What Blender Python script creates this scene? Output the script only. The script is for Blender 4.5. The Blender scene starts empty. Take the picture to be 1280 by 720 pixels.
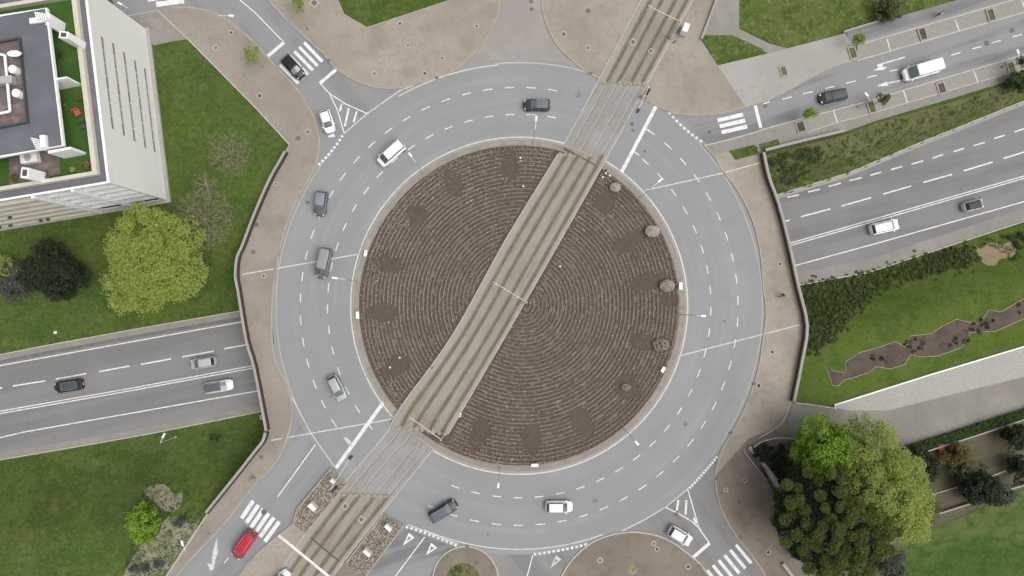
import bpy, math, random
import numpy as np
from mathutils import Vector, Matrix
random.seed(7); rng = np.random.default_rng(7)
C = bpy.data.collections.new("Scene"); bpy.context.scene.collection.children.link(C)
S = bpy.context.scene
PI = math.pi
# ------------------------------------------------------------------ camera
F = 864.0; CH = 108.0; TILT = math.atan(20.0 / F)
cam = bpy.data.cameras.new("camera"); camo = bpy.data.objects.new("camera", cam); C.objects.link(camo)
cam.sensor_width = 36; cam.lens = F / 1280 * 36; cam.clip_end = 6000; cam.clip_start = 1
camo.location = (0, 0, CH); camo.rotation_euler = (TILT, 0, 0); S.camera = camo
ct, st = math.cos(TILT), math.sin(TILT)
def W(px, py, z=0.0):
    "point of the place at height z that the photograph shows at (px, py)"
    dx, dy, dz = (px - 640) / F, (360 - py) / F, -1.0
    X, Y, Z = dx, dy * ct - dz * st, dy * st + dz * ct
    t = (z - CH) / Z
    return Vector((X * t, Y * t, z))
def zroad(x):
    return -5.5 + max(0.0, x - 40) * 0.045 if x < 120 else -1.9
def Wr(px, py, dz=0.0):
    p = W(px, py, -5.5)
    for _ in range(4): p = W(px, py, zroad(p.x) + dz)
    return p
NE_px = [(-300, 498), (-60, 455), (0, 444), (50, 434), (175, 411), (302, 389), (600, 330), (966, 246), (1060, 217), (1110, 196), (1145, 181), (1280, 127), (1600, 0)]
SE_px = [(-300, 625), (-60, 585), (0, 574), (100, 557), (195, 540), (325, 514), (600, 460), (997, 356), (1085, 340), (1185, 307), (1280, 276), (1600, 170)]
NEw = [Wr(*p) for p in NE_px]; SEw = [Wr(*p) for p in SE_px]
def edge_y(poly, x):
    if x <= poly[0].x:
        a, b = poly[0], poly[1]
    elif x >= poly[-1].x:
        a, b = poly[-2], poly[-1]
    else:
        for a, b in zip(poly, poly[1:]):
            if a.x <= x <= b.x: break
    return a.y + (b.y - a.y) * (x - a.x) / (b.x - a.x)
def smooth(t): t = min(1, max(0, t)); return t * t * (3 - 2 * t)
def hgt(x, y):
    zr = zroad(x)
    dn = (y - edge_y(NEw, x)) * .97; ds = (edge_y(SEw, x) - y) * .97
    if dn <= 0 and ds <= 0: return zr - .06
    if dn > 0: d = dn; D = 14 if x < 0 else 3.2
    else: d = ds; D = 14 if x < 0 else 10
    return zr - .03 + (-zr) * smooth(d / D)
def Wh(px, py, dz=0.0):
    p = W(px, py, 0)
    for _ in range(12):
        q = W(px, py, hgt(p.x, p.y) + dz); p = (p + q) / 2
    p.z = hgt(p.x, p.y) + dz
    return p
CC = W(649, 381, 0)                       # centre of the roundabout
def ring_pt(r_px, deg, z=0.0):
    a = math.radians(deg); return Vector((CC.x + r_px / 8 * math.cos(a), CC.y + r_px / 8 * math.sin(a), z))
def spline(pts, n=6, closed=False):
    P = [Vector(p) for p in pts]; out = []
    N = len(P); rngi = range(N if closed else N - 1)
    for i in rngi:
        p0 = P[(i - 1) % N] if closed or i > 0 else P[0]; p1 = P[i]; p2 = P[(i + 1) % N]
        p3 = P[(i + 2) % N] if closed or i + 2 < N else P[-1]
        for k in range(n):
            t = k / n
            out.append(.5 * ((2 * p1) + (p2 - p0) * t + (2 * p0 - 5 * p1 + 4 * p2 - p3) * t * t + (3 * p1 - p0 - 3 * p2 + p3) * t ** 3))
    if not closed: out.append(P[-1])
    return out
def wl(pts, z=0.0): return [W(p[0], p[1], z) for p in pts]
# ------------------------------------------------------------------ materials
def new_mat(name):
    m = bpy.data.materials.new(name); m.use_nodes = True
    nt = m.node_tree; b = nt.nodes["Principled BSDF"]; return m, nt, b
def coord(nt, mode):
    L = nt.links; g = nt.nodes.new("ShaderNodeNewGeometry")
    if mode is None: return g.outputs["Position"]
    if mode[0] == 'dir':                     # streaks along a direction
        mp = nt.nodes.new("ShaderNodeMapping"); mp.vector_type = 'POINT'
        mp.inputs["Rotation"].default_value = (0, 0, -math.radians(mode[1])); mp.inputs["Scale"].default_value = (mode[2], mode[3], 1)
        r = nt.nodes.new("ShaderNodeVectorRotate"); r.rotation_type = 'Z_AXIS'; r.inputs["Angle"].default_value = -math.radians(mode[1])
        L.new(g.outputs["Position"], r.inputs["Vector"])
        mp.inputs["Rotation"].default_value = (0, 0, 0); L.new(r.outputs[0], mp.inputs["Vector"]); return mp.outputs[0]
    if mode[0] == 'polar':
        s = nt.nodes.new("ShaderNodeVectorMath"); s.operation = 'SUBTRACT'; s.inputs[1].default_value = (CC.x, CC.y, 0)
        L.new(g.outputs["Position"], s.inputs[0])
        sp = nt.nodes.new("ShaderNodeSeparateXYZ"); L.new(s.outputs[0], sp.inputs[0])
        cx = nt.nodes.new("ShaderNodeCombineXYZ"); L.new(sp.outputs[0], cx.inputs[0]); L.new(sp.outputs[1], cx.inputs[1])
        ln = nt.nodes.new("ShaderNodeVectorMath"); ln.operation = 'LENGTH'; L.new(cx.outputs[0], ln.inputs[0])
        at = nt.nodes.new("ShaderNodeMath"); at.operation = 'ARCTAN2'; L.new(sp.outputs[1], at.inputs[0]); L.new(sp.outputs[0], at.inputs[1])
        m1 = nt.nodes.new("ShaderNodeMath"); m1.operation = 'MULTIPLY'; m1.inputs[1].default_value = mode[1]; L.new(ln.outputs["Value"], m1.inputs[0])
        m2 = nt.nodes.new("ShaderNodeMath"); m2.operation = 'MULTIPLY'; m2.inputs[1].default_value = mode[2]; L.new(at.outputs[0], m2.inputs[0])
        co = nt.nodes.new("ShaderNodeCombineXYZ"); L.new(m1.outputs[0], co.inputs[0]); L.new(m2.outputs[0], co.inputs[1]); return co.outputs[0]
def gmat(name, base, layers=(), rough=.85, bump=None, spec=.3):
    "base colour, then layers (kind, scale, lo, hi, colour, amount[, coordinate mode])"
    m, nt, b = new_mat(name); L = nt.links
    rgb = nt.nodes.new("ShaderNodeRGB"); rgb.outputs[0].default_value = (*base, 1); cur = rgb.outputs[0]
    for ly in layers:
        kind, sc, lo, hi, col, amt = ly[:6]; mode = ly[6] if len(ly) > 6 else None
        vec = coord(nt, mode)
        if kind == 'noise' or kind == 'fine':
            t = nt.nodes.new("ShaderNodeTexNoise"); t.inputs["Scale"].default_value = sc
            t.inputs["Detail"].default_value = 6 if kind == 'noise' else 3; t.inputs["Roughness"].default_value = .6; out = t.outputs["Fac"]
        elif kind == 'cells':
            t = nt.nodes.new("ShaderNodeTexVoronoi"); t.inputs["Scale"].default_value = sc
            s = nt.nodes.new("ShaderNodeSeparateColor"); L.new(t.outputs["Color"], s.inputs[0]); out = s.outputs[0]
        elif kind == 'cracks':
            t = nt.nodes.new("ShaderNodeTexVoronoi"); t.feature = 'DISTANCE_TO_EDGE'; t.inputs["Scale"].default_value = sc; out = t.outputs["Distance"]
        elif kind == 'dots':
            t = nt.nodes.new("ShaderNodeTexVoronoi"); t.inputs["Scale"].default_value = sc; out = t.outputs["Distance"]
        L.new(vec, t.inputs["Vector"])
        mr = nt.nodes.new("ShaderNodeMapRange"); mr.inputs["From Min"].default_value = lo; mr.inputs["From Max"].default_value = hi
        mr.inputs["To Max"].default_value = amt; mr.interpolation_type = 'SMOOTHSTEP'; L.new(out, mr.inputs["Value"])
        mx = nt.nodes.new("ShaderNodeMix"); mx.data_type = 'RGBA'; L.new(mr.outputs[0], mx.inputs[0]); L.new(cur, mx.inputs[6]); mx.inputs[7].default_value = (*col, 1)
        cur = mx.outputs[2]
    L.new(cur, b.inputs["Base Color"]); b.inputs["Roughness"].default_value = rough; b.inputs["Specular IOR Level"].default_value = spec
    if bump:
        t = nt.nodes.new("ShaderNodeTexNoise"); t.inputs["Scale"].default_value = bump[0]; t.inputs["Detail"].default_value = 5
        L.new(coord(nt, None), t.inputs["Vector"])
        bp = nt.nodes.new("ShaderNodeBump"); bp.inputs["Strength"].default_value = 1; bp.inputs["Distance"].default_value = bump[1]
        L.new(t.outputs["Fac"], bp.inputs["Height"]); L.new(bp.outputs[0], b.inputs["Normal"])
    return m
def pmat(name, col, rough=.5, metal=0, coat=0, spec=.5):
    m, nt, b = new_mat(name); b.inputs["Roughness"].default_value = rough
    b.inputs["Metallic"].default_value = metal; b.inputs["Coat Weight"].default_value = coat; b.inputs["Specular IOR Level"].default_value = spec
    t = nt.nodes.new("ShaderNodeTexNoise"); t.inputs["Scale"].default_value = 3.0; t.inputs["Detail"].default_value = 5
    tc = nt.nodes.new("ShaderNodeTexCoord"); nt.links.new(tc.outputs["Object"], t.inputs["Vector"])
    mx = nt.nodes.new("ShaderNodeMix"); mx.data_type = 'RGBA'; nt.links.new(t.outputs["Fac"], mx.inputs[0])
    mx.inputs[6].default_value = (*[c * .86 for c in col], 1); mx.inputs[7].default_value = (*[min(1, c * 1.1) for c in col], 1)
    nt.links.new(mx.outputs[2], b.inputs["Base Color"]); return m
M = {}
M['asphalt'] = gmat('roundabout_asphalt', (.228, .235, .238), [
    ('noise', .05, .4, .62, (.258, .265, .268), .85), ('noise', .55, .42, .62, (.222, .226, .229), .7, ('polar', .8, .9)), ('noise', .5, .5, .66, (.30, .30, .298), .4, ('polar', 1.1, 2.2)),
    ('noise', .25, .52, .72, (.225, .222, .215), .6), ('fine', 6, .35, .7, (.215, .217, .218), .45),
    ('noise', 2.2, .64, .72, (.19, .185, .18), .35)], .8, (22, .006))
def road_mat(name, ang, a=(.225, .228, .228), b=(.125, .127, .128)):
    return gmat(name, a, [('noise', 1, .46, .6, b, .8, ('dir', ang, .022, .36)), ('noise', .15, .45, .7, (.25, .25, .248), .6),
        ('fine', 6, .35, .7, (.19, .19, .19), .35), ('noise', .7, .6, .75, (.17, .17, .165), .35)], .82, (22, .006))
M['road_ne'] = road_mat('approach_asphalt_grey', 17)
M['road_nw'] = road_mat('approach_asphalt_worn', -50, (.222, .226, .23), (.185, .186, .188))
M['road_sw'] = road_mat('approach_asphalt_bluish', 52, (.232, .238, .242), (.185, .188, .19))
M['road_se'] = road_mat('approach_asphalt_brownish', -55, (.205, .202, .196), (.165, .162, .155))
M['road_low'] = gmat('underpass_asphalt', (.20, .20, .196), [
    ('noise', 1, .42, .60, (.155, .155, .152), .8, ('dir', 13, .015, .36)), ('noise', .10, .5, .7, (.225, .225, .22), .6), ('fine', 7, .35, .7, (.165, .165, .162), .4),
    ('noise', .8, .62, .72, (.13, .13, .128), .4)], .85, (22, .006))
M['paving'] = gmat('plaza_setts', (.275, .244, .196), [
    ('noise', .07, .38, .64, (.34, .308, .255), .95), ('noise', .20, .46, .68, (.225, .195, .16), .7), ('noise', .75, .5, .72, (.20, .172, .14), .5),
    ('cells', 7, .2, 1, (.23, .2, .168), .45), ('fine', 11, .4, .7, (.19, .165, .14), .35), ('noise', .5, .64, .76, (.16, .14, .11), .45)], .9, (9, .02))
M['paving_pink'] = gmat('footway_setts', (.245, .217, .176), [
    ('noise', .09, .4, .62, (.30, .27, .225), .9), ('noise', .28, .48, .68, (.205, .176, .148), .6), ('cells', 7, .2, 1, (.23, .2, .175), .5), ('fine', 11, .4, .7, (.18, .155, .135), .4),
    ('noise', 1.6, .56, .72, (.17, .145, .12), .5)], .9, (9, .02))
M['paving_dark'] = gmat('plaza_setts_brown', (.175, .15, .118), [
    ('noise', .10, .4, .66, (.235, .205, .165), .9), ('noise', .35, .48, .68, (.125, .108, .08), .7), ('cells', 7, .2, 1, (.18, .15, .12), .5), ('fine', 10, .4, .7, (.15, .13, .1), .4),
    ('noise', 1.5, .56, .7, (.13, .13, .08), .5)], .9, (9, .02))
M['setts_grey'] = gmat('street_setts_grey', (.26, .24, .222), [
    ('noise', .12, .4, .66, (.32, .30, .28), .8), ('noise', .4, .5, .7, (.21, .19, .172), .5), ('cells', 6, .2, 1, (.26, .24, .22), .5), ('fine', 9, .4, .7, (.23, .21, .19), .4)], .9, (9, .015))
M['concrete'] = gmat('pale_concrete', (.30, .29, .27), [
    ('noise', .15, .42, .66, (.345, .335, .315), .8), ('noise', 1.1, .5, .7, (.26, .245, .22), .6), ('fine', 8, .4, .7, (.25, .24, .22), .5)], .9, (14, .01))
M['concrete_mid'] = gmat('weathered_concrete', (.225, .21, .19), [
    ('noise', .2, .42, .66, (.275, .258, .235), .8), ('noise', 1.2, .5, .7, (.19, .18, .15), .7), ('fine', 8, .4, .7, (.2, .19, .17), .5)], .92, (14, .01))
M['cobble'] = gmat('parking_cobbles', (.25, .243, .22), [
    ('cells', 5, .1, 1, (.21, .20, .17), .8), ('noise', .5, .45, .65, (.24, .24, .19), .8), ('cells', 12, .5, 1, (.38, .36, .32), .4)], .92, (8, .02))
M['gravel_pale'] = gmat('pale_gravel', (.315, .308, .285), [
    ('noise', .2, .4, .66, (.30, .285, .255), .8), ('cells', 5, .3, 1, (.30, .28, .25), .55), ('fine', 7, .45, .7, (.48, .46, .43), .6), ('cells', 11, .6, 1, (.24, .22, .2), .4)], .95, (10, .02))
M['gravel_dark'] = gmat('path_gravel', (.19, .183, .16), [
    ('noise', .14, .4, .66, (.26, .243, .213), .8), ('cells', 6, .3, 1, (.18, .165, .14), .5), ('fine', 7, .45, .7, (.3, .28, .25), .4), ('noise', .9, .56, .7, (.16, .15, .11), .5)], .95, (10, .02))
M['track'] = gmat('track_bed_concrete', (.265, .243, .20), [
    ('noise', .18, .4, .66, (.215, .188, .135), .8), ('noise', 1, .45, .62, (.31, .288, .245), .6, ('dir', 60, .1, 1.6)), ('fine', 8, .4, .7, (.18, .165, .12), .45), ('noise', 1.2, .6, .72, (.15, .135, .095), .4)], .93, (12, .015))
M['track_edge'] = gmat('track_side_strip', (.28, .258, .222), [
    ('noise', .25, .42, .66, (.32, .298, .262), .8), ('noise', 1.3, .5, .7, (.24, .215, .175), .6), ('fine', 8, .4, .7, (.25, .23, .2), .5)], .93, (12, .012))
M['track_road'] = gmat('track_crossing_asphalt', (.27, .27, .265), [('noise', .16, .46, .58, (.235, .215, .18), .8), 
    ('noise', 1, .45, .65, (.205, .20, .185), .7, ('dir', 58, .08, 1.4)), ('cells', 2.2, .4, 1, (.28, .28, .278), .35), ('fine', 7, .4, .7, (.23, .225, .21), .5)], .9, (14, .01))
M['groove'] = gmat('rail_groove_dirt', (.065, .055, .038), [('noise', .8, .45, .65, (.12, .1, .07), .8)], .95)
M['stain'] = gmat('track_stain', (.165, .143, .10), [('noise', .5, .42, .62, (.225, .20, .155), .9), ('fine', 7, .4, .7, (.14, .125, .09), .5)], .95)
M['rail'] = gmat('worn_rail_steel', (.20, .18, .15), [('noise', 2, .4, .7, (.12, .1, .08), .7)], .5)
M['sandy'] = gmat('sandy_joint', (.30, .265, .195), [('noise', 1.0, .4, .62, (.22, .195, .14), .9), ('fine', 6, .4, .7, (.34, .31, .24), .5)], .95)
M['soil'] = gmat('island_soil', (.076, .057, .044), [
    ('noise', .12, .4, .66, (.092, .071, .056), .8), ('noise', .6, .45, .65, (.08, .063, .051), .6), ('fine', 6, .45, .7, (.15, .118, .096), .5), ('cells', 9, .75, 1, (.18, .148, .12), .35)], .97, (8, .05))
M['bedsoil'] = gmat('bed_soil', (.10, .075, .062), [
    ('noise', .5, .42, .62, (.065, .05, .04), .9), ('fine', 5, .45, .7, (.13, .10, .085), .6), ('noise', 1.4, .56, .68, (.04, .045, .02), .7)], .97, (8, .05))
M['pebbles'] = gmat('pale_pebbles', (.36, .33, .28), [('cells', 3.3, .0, 1, (.2, .17, .13), .9), ('noise', .3, .4, .6, (.28, .24, .2), .5)], .9)
M['ridge'] = gmat('ridge_earth', (.205, .165, .13), [('cells', 5, .1, 1, (.13, .105, .085), .8), ('noise', .3, .44, .6, (.12, .095, .075), .85), ('fine', 7, .45, .65, (.25, .21, .17), .5)], .97, (8, .04))
M['tuft'] = gmat('dry_tufts', (.46, .40, .33), [('cells', 7, .1, .9, (.25, .205, .165), .8), ('noise', .10, .42, .6, (.28, .235, .195), .7), ('cells', 6, .95, 1, (.66, .62, .54), .9)], .95)
M['chip'] = gmat('bed_stones', (.40, .36, .30), [('cells', 5.9, 0, 1, (.12, .10, .075), .9), ('cells', 6.1, .7, 1, (.55, .51, .45), .8)], .95)
M['grass'] = gmat('lawn_grass', (.064, .100, .022), [
    ('noise', .04, .40, .60, (.080, .130, .020), .95), ('noise', .12, .44, .58, (.036, .070, .016), .85), ('noise', .22, .5, .62, (.12, .135, .05), .6), ('noise', .45, .48, .62, (.10, .13, .036), .8),
    ('noise', 1.3, .48, .60, (.034, .066, .014), .8), ('noise', 2.6, .52, .64, (.125, .15, .055), .7), ('fine', 7, .4, .68, (.105, .15, .035), .6), ('cells', 4, .90, 1, (.16, .19, .09), .45), ('noise', .3, .6, .72, (.16, .145, .07), .7), ('noise', 14, .35, .65, (.035, .06, .012), .6)], .95, (9, .06), .05)
M['grass_wild'] = gmat('wild_meadow_grass', (.085, .12, .025), [('noise', .08, .4, .6, (.12, .14, .04), .9), ('noise', .4, .46, .6, (.05, .085, .018), .85), ('noise', 1.2, .5, .62, (.15, .16, .06), .7), ('fine', 6, .42, .66, (.05, .08, .02), .7), ('cells', 3.5, .92, 1, (.22, .22, .14), .6), ('noise', .25, .62, .72, (.05, .11, .012), .8)], .95, (7, .1), .05)
M['grass_se'] = gmat('mown_lawn_grass', (.082, .122, .022), [
    ('noise', .05, .40, .60, (.105, .150, .030), .95), ('noise', .18, .46, .62, (.058, .10, .018), .8), ('noise', .6, .48, .6, (.125, .15, .05), .7), ('noise', 1.8, .5, .62, (.055, .09, .018), .6), ('noise', 1.6, .5, .66, (.115, .15, .04), .5), ('fine', 7, .4, .68, (.055, .095, .014), .6), ('noise', 14, .35, .65, (.045, .075, .012), .5)], .95, (9, .06), .05)
M['grass_park'] = gmat('park_grass', (.052, .10, .022), [('noise', .09, .42, .6, (.12, .145, .05), .85, ('dir', 17, .6, 1.4)), ('noise', .5, .46, .62, (.035, .07, .016), .7), ('noise', 1.6, .5, .62, (.095, .13, .04), .6), ('fine', 7, .4, .68, (.04, .075, .016), .6)], .95, (9, .05), .05)
M['bank'] = gmat('rough_bank_grass', (.095, .105, .036), [
    ('noise', .25, .42, .6, (.13, .125, .05), .9), ('noise', .8, .46, .64, (.045, .07, .02), .8), ('fine', 6, .42, .68, (.15, .15, .07), .6), ('noise', 2.4, .55, .68, (.04, .05, .016), .7)], .95, (7, .12))
M['dryscrub'] = gmat('dry_scrub_earth', (.21, .185, .13), [
    ('noise', .7, .44, .56, (.058, .095, .022), .97), ('fine', 4, .45, .65, (.33, .3, .23), .7), ('noise', 2.5, .52, .66, (.10, .09, .06), .8)], .95, (6, .08))
M['clay'] = gmat('bare_clay', (.27, .205, .13), [('noise', .8, .42, .62, (.26, .2, .11), .9), ('fine', 5, .45, .7, (.33, .27, .19), .6), ('noise', 1.5, .5, .7, (.1, .12, .04), .8)], .95, (6, .06))
M['turf'] = gmat('roof_turf', (.035, .085, .012), [('noise', .5, .4, .62, (.055, .115, .018), .8), ('noise', 1, .4, .6, (.045, .1, .016), .6, ('dir', 10, .1, 3)), ('fine', 8, .4, .7, (.025, .06, .01), .5)], .95)
M['garden'] = gmat('garden_earth', (.095, .085, .055), [
    ('noise', .3, .42, .62, (.07, .078, .035), .9), ('noise', 1, .45, .62, (.125, .108, .075), .6, ('dir', 17, .15, 1.6)), ('fine', 5, .42, .68, (.09, .08, .05), .6)], .95, (7, .06))
M['kerb'] = gmat('kerb_stone', (.42, .40, .36), [('noise', .8, .42, .66, (.33, .30, .255), .8), ('fine', 5, .4, .7, (.36, .34, .31), .6)], .85)
M['kerb_brown'] = gmat('kerb_stone_worn', (.33, .29, .235), [('noise', .8, .42, .66, (.25, .215, .17), .8), ('fine', 5, .4, .7, (.38, .345, .3), .5)], .85)
M['paint'] = gmat('road_paint', (.70, .70, .69), [('noise', 1.1, .46, .68, (.46, .46, .45), .75), ('fine', 7, .48, .66, (.36, .36, .355), .6)], .7)
M['paint_worn'] = gmat('road_paint_worn', (.56, .55, .53), [('noise', 1.2, .46, .66, (.38, .375, .36), .8), ('fine', 7, .45, .7, (.38, .37, .36), .6)], .8)
M['seal'] = gmat('bitumen_seal', (.13, .13, .13), [('noise', 1.2, .4, .7, (.2, .2, .2), .6)], .8)
M['oil'] = gmat('oil_stain', (.15, .152, .155), [('noise', 3.0, .42, .6, (.215, .22, .222), .95)], .8)
M['iron'] = gmat('cast_iron', (.12, .11, .10), [('cells', 14, .4, 1, (.15, .14, .13), .5)], .7)
M['white_wall'] = gmat('white_render', (.66, .66, .635), [('noise', .2, .42, .66, (.70, .70, .68), .7), ('noise', 1, .5, .72, (.61, .61, .585), .5, ('dir', 0, .6, .6)), ('fine', 9, .4, .7, (.64, .64, .62), .4)], .9)
M['white_trim'] = gmat('white_painted_trim', (.76, .76, .75), [('noise', 1.2, .5, .7, (.64, .64, .62), .5)], .6)
M['cream'] = gmat('cream_render', (.50, .475, .385), [('noise', .6, .42, .66, (.56, .535, .45), .6), ('noise', 1.4, .55, .7, (.44, .41, .33), .5)], .85)
M['roofgrey'] = gmat('grey_roof_membrane', (.105, .111, .124), [('noise', .3, .42, .66, (.138, .146, .162), .8), ('noise', 1.2, .5, .7, (.10, .106, .12), .5), ('fine', 8, .4, .7, (.14, .15, .17), .3)], .75)
M['gutter'] = gmat('dark_roof_ledge', (.115, .115, .13), [('noise', .8, .42, .66, (.14, .14, .155), .8)], .8)
M['deck'] = gmat('brown_roof_deck', (.12, .092, .085), [('noise', 1, .42, .62, (.16, .125, .115), .8, ('dir', 10, .2, 2.5)), ('noise', .5, .5, .66, (.24, .21, .19), .7)], .8)
M['glass'] = pmat('window_glass', (.05, .06, .065), .12, 0, 0, .8)
M['darkframe'] = pmat('dark_frame', (.06, .06, .065), .5)
M['rust'] = pmat('brown_railing_paint', (.055, .032, .027), .6)
M['galv'] = pmat('galvanised_steel', (.45, .45, .44), .45, .3)
M['lampwhite'] = pmat('white_lamp_housing', (.78, .78, .77), .4)
M['mast'] = pmat('pale_mast_paint', (.56, .52, .45), .5)
M['black'] = pmat('black_plastic', (.02, .02, .021), .5)
M['cabinet'] = pmat('white_cabinet_paint', (.74, .73, .68), .5)
M['bark'] = gmat('tree_bark', (.15, .125, .095), [('noise', 3, .4, .7, (.09, .075, .055), .8)], .95)
M['bark_pale'] = gmat('pale_twigs', (.27, .23, .18), [('noise', 2, .4, .7, (.19, .16, .125), .8)], .95)
def leafmat(name, a, b, c):
    m = gmat(name, a, [('noise', .55, .42, .6, b, .9), ('cells', 3.1, .3, 1, c, .7), ('fine', 5, .42, .66, tuple(x * .72 for x in a), .7)], .7)
    nt = m.node_tree; bs = nt.nodes["Principled BSDF"]; out = nt.nodes["Material Output"]
    tr = nt.nodes.new("ShaderNodeBsdfTranslucent"); src = bs.inputs["Base Color"].links[0].from_socket
    nt.links.new(src, tr.inputs[0]); ms = nt.nodes.new("ShaderNodeMixShader"); ms.inputs[0].default_value = .35
    nt.links.new(bs.outputs[0], ms.inputs[1]); nt.links.new(tr.outputs[0], ms.inputs[2]); nt.links.new(ms.outputs[0], out.inputs[0]); return m
M['lf_lime'] = leafmat('lime_leaves', (.33, .41, .085), (.38, .44, .11), (.22, .29, .06))
M['lf_bright'] = leafmat('bright_spring_leaves', (.21, .36, .03), (.27, .40, .055), (.14, .25, .03))
M['lf_yellow'] = leafmat('yellow_green_leaves', (.32, .39, .08), (.25, .32, .09), (.20, .25, .09))
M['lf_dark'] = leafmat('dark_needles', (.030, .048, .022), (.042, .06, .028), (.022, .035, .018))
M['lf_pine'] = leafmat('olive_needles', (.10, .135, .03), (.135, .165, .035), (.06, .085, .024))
M['lf_shrub'] = leafmat('shrub_leaves', (.11, .13, .045), (.14, .15, .06), (.07, .09, .032))
M['lf_shrubdark'] = leafmat('dark_shrub_leaves', (.065, .105, .028), (.10, .135, .04), (.045, .07, .02))
M['lf_grey'] = leafmat('grey_green_leaves', (.10, .115, .085), (.15, .16, .125), (.07, .08, .06))
M['lf_hedge'] = leafmat('hedge_leaves', (.05, .11, .02), (.07, .135, .03), (.035, .075, .016))
M['lf_rust'] = leafmat('russet_leaves', (.16, .13, .035), (.2, .12, .05), (.09, .09, .03))
M['dry'] = gmat('dry_grass_plume', (.42, .39, .33), [('cells', 4, .2, 1, (.28, .25, .2), .7)], .95)
M['red_cloth'] = pmat('red_fabric', (.42, .075, .05), .8)
# ------------------------------------------------------------------ mesh builder
class MB:
    def __init__(s): s.v = []; s.f = []; s.sm = False
    def add(s, vs, fs):
        o = len(s.v); s.v += [tuple(v) for v in vs]; s.f += [tuple(i + o for i in f) for f in fs]; return s
    def prism(s, pts, z0, z1):
        "closed solid over an outline (any winding)"
        n = len(pts); a = sum(pts[i][0] * pts[(i + 1) % n][1] - pts[(i + 1) % n][0] * pts[i][1] for i in range(n))
        if a < 0: pts = pts[::-1]
        vs = [(p[0], p[1], z1) for p in pts] + [(p[0], p[1], z0) for p in pts]
        fs = [tuple(range(n)), tuple(range(2 * n - 1, n - 1, -1))] + [(i, i + n, (i + 1) % n + n, (i + 1) % n) for i in range(n)]
        return s.add(vs, fs)
    def sheet(s, pts, z):
        n = len(pts); a = sum(pts[i][0] * pts[(i + 1) % n][1] - pts[(i + 1) % n][0] * pts[i][1] for i in range(n))
        if a < 0: pts = pts[::-1]
        return s.add([(p[0], p[1], z) for p in pts], [tuple(range(n))])
    def offs(s, pts, w, side=0, closed=False):
        L, R = [], []; n = len(pts)
        for i in range(n):
            a = pts[(i - 1) % n] if closed or i > 0 else pts[i]; b = pts[(i + 1) % n] if closed or i < n - 1 else pts[i]
            d = Vector((b[0] - a[0], b[1] - a[1])); d = d.normalized() if d.length > 1e-6 else Vector((1, 0)); nn = Vector((-d.y, d.x))
            l, r = (w / 2, -w / 2) if side == 0 else ((w, 0) if side > 0 else (0, -w))
            L.append((pts[i][0] + nn.x * l, pts[i][1] + nn.y * l)); R.append((pts[i][0] + nn.x * r, pts[i][1] + nn.y * r))
        return L, R
    def ribbon(s, pts, w, z=None, side=0, closed=False):
        L, R = s.offs(pts, w, side, closed); n = len(pts)
        zz = [z if z is not None else p[2] for p in pts]
        vs = [(L[i][0], L[i][1], zz[i]) for i in range(n)] + [(R[i][0], R[i][1], zz[i]) for i in range(n)]
        return s.add(vs, [(i, i + n, (i + 1) % n + n, (i + 1) % n) for i in range(n if closed else n - 1)])
    def wall(s, pts, w, z0, z1, side=0, closed=False):
        "solid following a line; z0, z1 number or function(x, y)"
        f0 = z0 if callable(z0) else (lambda x, y: z0); f1 = z1 if callable(z1) else (lambda x, y: z1)
        L, R = s.offs(pts, w, side, closed); n = len(pts)
        vs = []
        for i in range(n):
            (x, y), (u, v) = L[i], R[i]; px, py = pts[i][0], pts[i][1]
            vs += [(x, y, f1(px, py)), (u, v, f1(px, py)), (u, v, f0(px, py)), (x, y, f0(px, py))]
        fs = []
        for i in range(n if closed else n - 1):
            a = 4 * i; b = 4 * ((i + 1) % n)
            for k in range(4): fs.append((a + k, a + (k + 1) % 4, b + (k + 1) % 4, b + k))
        if not closed: fs += [(3, 2, 1, 0), (4 * n - 4, 4 * n - 3, 4 * n - 2, 4 * n - 1)]
        return s.add(vs, fs)
    def box(s, c, size, rz=0.0, taper=1.0):
        hx, hy, hz = size[0] / 2, size[1] / 2, size[2] / 2; ca, sa = math.cos(rz), math.sin(rz); vs = []
        for z, t in ((-hz, 1), (hz, taper)):
            for x, y in ((-hx, -hy), (hx, -hy), (hx, hy), (-hx, hy)):
                x, y = x * t, y * t; vs.append((c[0] + x * ca - y * sa, c[1] + x * sa + y * ca, c[2] + z))
        return s.add(vs, [(3, 2, 1, 0), (4, 5, 6, 7), (0, 1, 5, 4), (1, 2, 6, 5), (2, 3, 7, 6), (3, 0, 4, 7)])
    def bbox(s, c, size, rz=0.0, b=.05):
        "box with a chamfered top"
        s.box((c[0], c[1], c[2] - b / 2), (size[0], size[1], size[2] - b), rz)
        t = (size[0] - 2 * b) / size[0]
        return s.box((c[0], c[1], c[2] + size[2] / 2 - b / 2 + .001), (size[0] - .002, size[1] - .002, b), rz, t)
    def tube(s, p, q, r0, r1=None, n=8):
        r1 = r0 if r1 is None else r1; p = Vector(p); q = Vector(q); d = (q - p)
        if d.length < 1e-6: return s
        d.normalize(); a = d.orthogonal().normalized(); b = d.cross(a); vs = []
        for c, r in ((p, r0), (q, r1)):
            for k in range(n):
                t = 2 * PI * k / n; vs.append(c + a * (r * math.cos(t)) + b * (r * math.sin(t)))
        return s.add(vs, [(k, (k + 1) % n, (k + 1) % n + n, k + n) for k in range(n)] + [tuple(range(n - 1, -1, -1)), tuple(range(n, 2 * n))])
    def path(s, pts, r, n=6):
        for a, b in zip(pts, pts[1:]): s.tube(a, b, r, r, n)
        return s
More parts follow.
